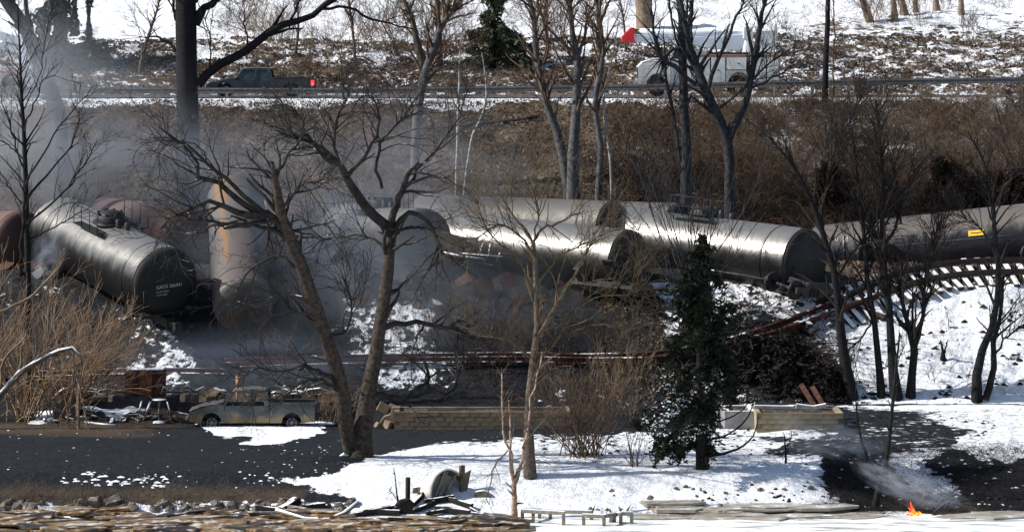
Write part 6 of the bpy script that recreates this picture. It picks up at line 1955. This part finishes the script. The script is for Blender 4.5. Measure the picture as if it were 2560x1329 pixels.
# individual saplings and shrubs on the bank at right
for k in range(46):
    u_ = rs.uniform(1880, 2570); Y_ = rs.uniform(174, 185)
    h_ = rs.uniform(1.6, 3.6); n_ = rs.randint(5, 12)
    fan('bank_shrub', spot_label(u_, h_, n_, 2.6, BANK, ['brown shrub', 'dark shrub', 'grey brown shrub'][k % 3]), 'shrub', u_, 300, Y_, n_, h_, rs.uniform(.15, .35), [TB, TD, M['bark_brown']][k % 3], group='shrubs on the right roadside bank', seed=100 + k, twigs=5, tl=.36, r=.02, basew=.2, parts=True, rmin=.008)
for k in range(18):
    u_ = rs.uniform(1540, 1880); Y_ = rs.uniform(174, 184)
    n_ = rs.randint(5, 10); h_ = rs.uniform(1.5, 3.4)
    fan('bank_shrub', spot_label(u_, h_, n_, 2.4, MIDB, 'dark shrub' if k % 2 else 'brown shrub'), 'shrub', u_, 300, Y_, n_, h_, .28, TD if k % 2 else TB, group='shrubs below the bucket truck', seed=160 + k, twigs=5, tl=.36, r=.016, basew=.2, rmin=.008)
for k in range(26):
    u_ = rs.uniform(-20, 1540); Y_ = rs.uniform(173.5, 183)
    n_ = [1, 3, 1, 4][rs.randint(4)]; h_ = rs.uniform(1.6, 4.2)
    fan('bank_sapling', spot_label(u_, h_, n_, 2.9, LEFB, ['brown sapling', 'grey sapling', 'dull brown sapling'][k % 3]), 'sapling', u_, 300, Y_, n_, h_, .16, [M['bark_brown'], M['bark_grey'], TB][k % 3], group='saplings on the leafy bank', seed=190 + k, twigs=7, tl=.3, r=.022, basew=.1, rmin=.007)
for k in range(30):                                       # above the road
    u_ = rs.uniform(560, 1520) if k < 22 else rs.uniform(1900, 2560); Y_ = rs.uniform(200, 222)
    n_ = rs.randint(10, 22); h_ = rs.uniform(1.2, 3.0)
    fan('hillside_shrub', spot_label(u_, h_, n_ - 7, 2.1, HILL, ['brown shrub', 'tan shrub', 'dull shrub'][k % 3]) + ' above the road', 'shrub', u_, 100, Y_, n_, h_, .4, [TB, M['twig_tan'], M['bark_brown']][k % 3], group='shrubs above the road', seed=230 + k, twigs=6, tl=.4, r=.012, basew=.4, rmin=.008)
fan('brown_thicket', 'broad brown thicket right of the road middle beside the pine', 'shrub', 1070, 140, 207, 60, 4.2, .6, M['bark_brown'], seed=300, twigs=6, tl=.35, r=.02, basew=1.6, rmin=.009)
fan('brown_thicket', 'brown thicket on the snow between the long limb and the gnarled tree', 'shrub', 970, 110, 212, 40, 3.6, .6, M['bark_brown'], seed=301, twigs=5, tl=.35, r=.02, basew=1.2, rmin=.009)
fan('brown_thicket', 'low brown thicket beyond the tall dark trunk', 'shrub', 640, 90, 212, 40, 2.2, .7, M['twig_tan'], seed=302, twigs=5, tl=.35, r=.016, basew=1.0, rmin=.009)
for k, (u_, h_) in enumerate(((1170, 3.2), (1250, 2.6), (1050, 2.2), (1480, 2.8), (1560, 2.2), (1360, 2.0), (860, 2.4), (700, 2.0))):
    fan('slope_brush', 'dark tangled brush on the burnt slope ' + near(u_, [(700, 'behind the burnt pickup bed'), (860, 'behind the gnarled tree base'), (1050, 'right of the gnarled tree'), (1170, 'above the left end of the tan wall'), (1250, 'above the middle of the tan wall'), (1360, 'behind the tree with twiggy crown'), (1480, 'behind the vase shaped shrub'), (1560, 'left of the conifer')]), 'brush', u_, 900, 154.6 + (k % 3) * .8, 26, h_, .55, [TD, TB, M['bark_brown']][k % 3], group='brush on the burnt slope', seed=320 + k, twigs=5, tl=.38, r=.014, basew=.6, rmin=.007)


def undergrowth(name, n, ua, ub, Ya, Yb, h, mat, seed, r=.008, lean=.35, dens=None):
    rs = np.random.RandomState(seed)
    Y = rs.uniform(Ya, Yb, n); u_ = rs.uniform(ua, ub, n)
    x = (u_ - UC) / FPX * Y
    c = fbm(x * .8, Y * .8, seed, 3)
    ok = c > (dens if dens else .0)
    x, Y = x[ok], Y[ok]; n = len(x)
    b = np.c_[x, Y, H(x, Y) - .03]
    pts = np.zeros((n, 4, 3)); hh = h * (.3 + rs.rand(n)); d = np.c_[rs.randn(n) * lean, rs.randn(n) * lean, np.ones(n)]
    for k in range(4): pts[:, k] = b + d * (hh * k / 3)[:, None] + (k / 3) ** 2 * np.c_[rs.randn(n) * .3, rs.randn(n) * .3, -np.abs(rs.randn(n)) * .35] * hh[:, None]
    V, F = tubes(pts, np.full((n, 1), r) * np.linspace(1, .5, 4)[None], 3)
    return tag(npobj(name, V, F, M[mat]), kind='stuff')


undergrowth('bramble_undergrowth', 17000, 1560, 2620, 172, 186, 1.1, 'twig_brown', 1, .011, .45, .40)
undergrowth('dark_undergrowth', 5000, 1500, 2620, 171.5, 180, 1.0, 'twig_dark', 2, .010, .6, .42)
M['twig_red'] = simple('reddish_twig', (.04, .016, .012), (.13, .06, .04), 2, .9)
undergrowth('red_undergrowth', 5000, 1560, 2620, 171.6, 179, 1.3, 'twig_red', 21, .011, .4, .38)
undergrowth('tan_undergrowth', 14000, 1740, 2620, 174, 186, 1.2, 'twig_tan', 22, .011, .35, .40)
undergrowth('dry_weeds', 14000, -60, 1600, 172, 186.4, .8, 'twig_brown', 3, .007, .5, .4)
undergrowth('pale_weeds', 5000, -60, 1560, 172, 186.4, .7, 'twig_tan', 4, .006, .4, .45)
undergrowth('verge_brush', 14000, -60, 2620, 197, 206, .5, 'twig_brown', 5, .009, .7, .42)
undergrowth('hill_brush', 9000, 500, 2620, 204, 226, .7, 'twig_tan', 6, .010, .7, .56)
undergrowth('burnt_slope_weeds', 5000, 300, 2120, 153.5, 161.5, .45, 'twig_dark', 7, .008, .6, .4)
undergrowth('slope_weeds', 2600, 2080, 2620, 153, 161.5, .3, 'twig_dark', 8, .006, .6, .5)
undergrowth('shore_brush', 5000, 2060, 2620, 125.5, 132, .4, 'twig_dark', 9, .006, .8, .35)


def litter(name, n, ua, ub, Ya, Yb, size, mat, seed, thr=0):
    rs = np.random.RandomState(seed)
    Y = rs.uniform(Ya, Yb, n); u_ = rs.uniform(ua, ub, n); x = (u_ - UC) / FPX * Y
    ok = fbm(x * 1.2, Y * 1.2, seed, 3) > thr; x, Y = x[ok], Y[ok]
    V, F = leafquads(np.c_[x, Y, H(x, Y) + .05 + rs.rand(len(x)) * .06], size, rs, 1.3, -.2)
    return tag(npobj(name, V, F, M[mat]), kind='stuff')


M['leaf'] = simple('dead_leaves', (.07, .053, .04), (.19, .15, .115), .9, .85)
litter('leaf_litter', 26000, -60, 1700, 172, 186.5, .065, 'leaf', 11)
litter('leaf_litter', 34000, 1650, 2620, 172, 186.5, .075, 'leaf', 12, .5)
litter('leaf_litter', 60000, -60, 2620, 197, 210, .085, 'leaf', 13, .46)
litter('leaf_litter', 9000, 1500, 2120, 152.5, 160, .06, 'leaf', 14, .45)
#@@PART5@@
# ================================================================== FIRE
p = G(2293, 1292)
fr = thing('small_fire', 'small orange fire burning at the edge of the burnt shore', 'fire', (p.x, p.y, p.z), 0)
m, n, b = mat_new('flame')
c = N(n, 'ShaderNodeTexCoord'); sx = N(n, 'ShaderNodeSeparateXYZ'); n.links.new(c.outputs['Object'], sx.inputs[0])
tn = noise(n, 9, 3, .6, vec=c.outputs['Object'])
hh = math_(n, 'ADD', math_(n, 'MULTIPLY', sx.outputs[2], 1.3), tn.outputs[0])
cl = ramp(n, hh, [(.5, (1, .4, .03)), (.65, (1, .16, .01)), (.95, (.6, .03, .003))])
n.links.new(cl, b.inputs['Emission Color']); n.links.new(cl, b.inputs['Base Color']); b.inputs['Emission Strength'].default_value = 2.6
M['flame'] = m
rs = np.random.RandomState(3)
for k in range(20):
    x0 = rs.uniform(-.45, .5); h_ = max(.07, rs.uniform(.12, .5) * (1.1 - abs(x0 + .12) * 1.9))
    if k == 0: x0, h_ = -.2, .55
    pts = []; r = []
    for t in np.linspace(0, 1, 7):
        pts.append((x0 * .6 - .10 * t * t + .04 * math.sin(t * 6 + k), rs.uniform(-.03, .03), t * h_)); r.append(.04 * (1 - t) ** .8 * (.5 + 1.5 * math.sin(min(1, t * 3 + .3))) + .004)
    mb = MB(); mb.tube(pts, np.array(r), 7); mb.build('flame', M['flame'], fr)
for k in range(7):
    a = rs.uniform(-.5, .5); mb = MB(); mb.bar((a - .2, rs.uniform(-.2, .2), .02), (a + .25, rs.uniform(-.2, .2), .08), .07); o = mb.build('charred_stick', M['char']); o.location = p
    tag(o, 'charred stick lying in the small fire on the shore', 'stick', 'sticks in the fire')
rod('pale_stick', 'pale bent stick lying right of the small fire', 'stick', [G(2335, 1278), G(2360, 1266) + Vector((0, 0, .1)), G(2375, 1262) + Vector((0, 0, .15))], .03, 'snowy_wood')


# ================================================================== SMOKE
def smoke(name, c, r, rot, dens, scale, col, seed=0, thr=(.42, .68), stretch=(1, 1, 1), aniso=0.0):
    me = bpy.data.meshes.new(name)
    mb = MB(); prof = [(-math.cos(t), max(.001, math.sin(t))) for t in np.linspace(0.02, math.pi - .02, 10)]
    mb.lathe(prof, 16, 'x')
    m = bpy.data.materials.new(name); m.use_nodes = True; n = m.node_tree; n.nodes.clear()
    out = N(n, 'ShaderNodeOutputMaterial'); pv = N(n, 'ShaderNodeVolumePrincipled')
    pv.inputs['Color'].default_value = (*col, 1); pv.inputs['Anisotropy'].default_value = aniso
    tc = N(n, 'ShaderNodeTexCoord')
    ln = N(n, 'ShaderNodeVectorMath', operation='LENGTH'); n.links.new(tc.outputs['Object'], ln.inputs[0])
    mr = N(n, 'ShaderNodeMapRange'); mr.interpolation_type = 'SMOOTHSTEP'
    mr.inputs[1].default_value = 1.0; mr.inputs[2].default_value = .15; mr.inputs[3].default_value = 0; mr.inputs[4].default_value = 1
    n.links.new(ln.outputs['Value'], mr.inputs[0])
    mp = N(n, 'ShaderNodeMapping'); mp.inputs['Location'].default_value = (seed * 3.1, seed * 1.7, 0)
    mp.inputs['Scale'].default_value = tuple(scale * s for s in stretch)
    n.links.new(tc.outputs['Object'], mp.inputs[0])
    t = noise(n, 1.0, 3, .6, vec=mp.outputs[0])
    m2 = N(n, 'ShaderNodeMapRange'); m2.interpolation_type = 'SMOOTHSTEP'
    m2.inputs[1].default_value = thr[0]; m2.inputs[2].default_value = thr[1]
    n.links.new(t.outputs[0], m2.inputs[0])
    d = math_(n, 'MULTIPLY', math_(n, 'MULTIPLY', mr.outputs[0], m2.outputs[0]), dens)
    n.links.new(d, pv.inputs['Density'])
    n.links.new(pv.outputs[0], out.inputs['Volume'])
    M[name + str(seed)] = m
    o = mb.build(name, m)
    o.location = c; o.scale = r; o.rotation_euler = rot
    return tag(o, kind='stuff')


SMC = (.62, .68, .80)
smoke('smoke', P(0, 320, 168), (11.5, 4.5, 7.5), (0, .12, 0), .24, 2.2, (.72, .78, .88), 1, (.36, .62))
smoke('smoke', P(420, 430, 169), (8.0, 3.2, 4.0), (0, .1, 0), .28, 2.3, (.55, .61, .72), 8, (.34, .62))
smoke('smoke', P(920, 420, 169), (11.0, 3.0, 4.2), (0, 0, 0), .16, 1.9, (.52, .57, .66), 9, (.3, .62))
smoke('smoke', P(800, 640, 161.0), (9, 3.6, 4.8), (0, .1, 0), .17, 2.3, (.48, .55, .68), 2, (.32, .62))
smoke('smoke', P(1000, 760, 156.5), (9.5, 3.6, 4.6), (0, 0, 0), .085, 2.3, (.5, .56, .66), 3, (.32, .62))
smoke('smoke', P(180, 500, 169), (3.6, 1.4, 1.7), (0, .55, 0), 1.3, 3.0, (.85, .9, .98), 4, (.44, .60))
smoke('smoke', P(120, 640, 160), (1.0, .8, 1.8), (0, .3, 0), .8, 2.6, (.7, .78, .95), 11, (.42, .62))
smoke('smoke', P(640, 900, 150), (9, 3, 1.9), (0, 0, 0), .10, 2.4, (.45, .55, .72), 5, (.34, .62))
smoke('smoke', P(2290, 1225, 126.2), (2.7, .7, .75), (0, .42, 0), 3.0, 3.4, (.78, .85, .98), 6, (.42, .60), (1.2, 1, 1.0))
smoke('smoke', P(2090, 1110, 131), (3.4, 1.6, 1.1), (0, .3, 0), .6, 3.0, (.78, .85, .97), 7, (.42, .62))

for o in list(SC.objects):
    if o.parent is None and 'label' in o.keys() and 'kind' not in o.keys():
        o['kind'] = 'thing'
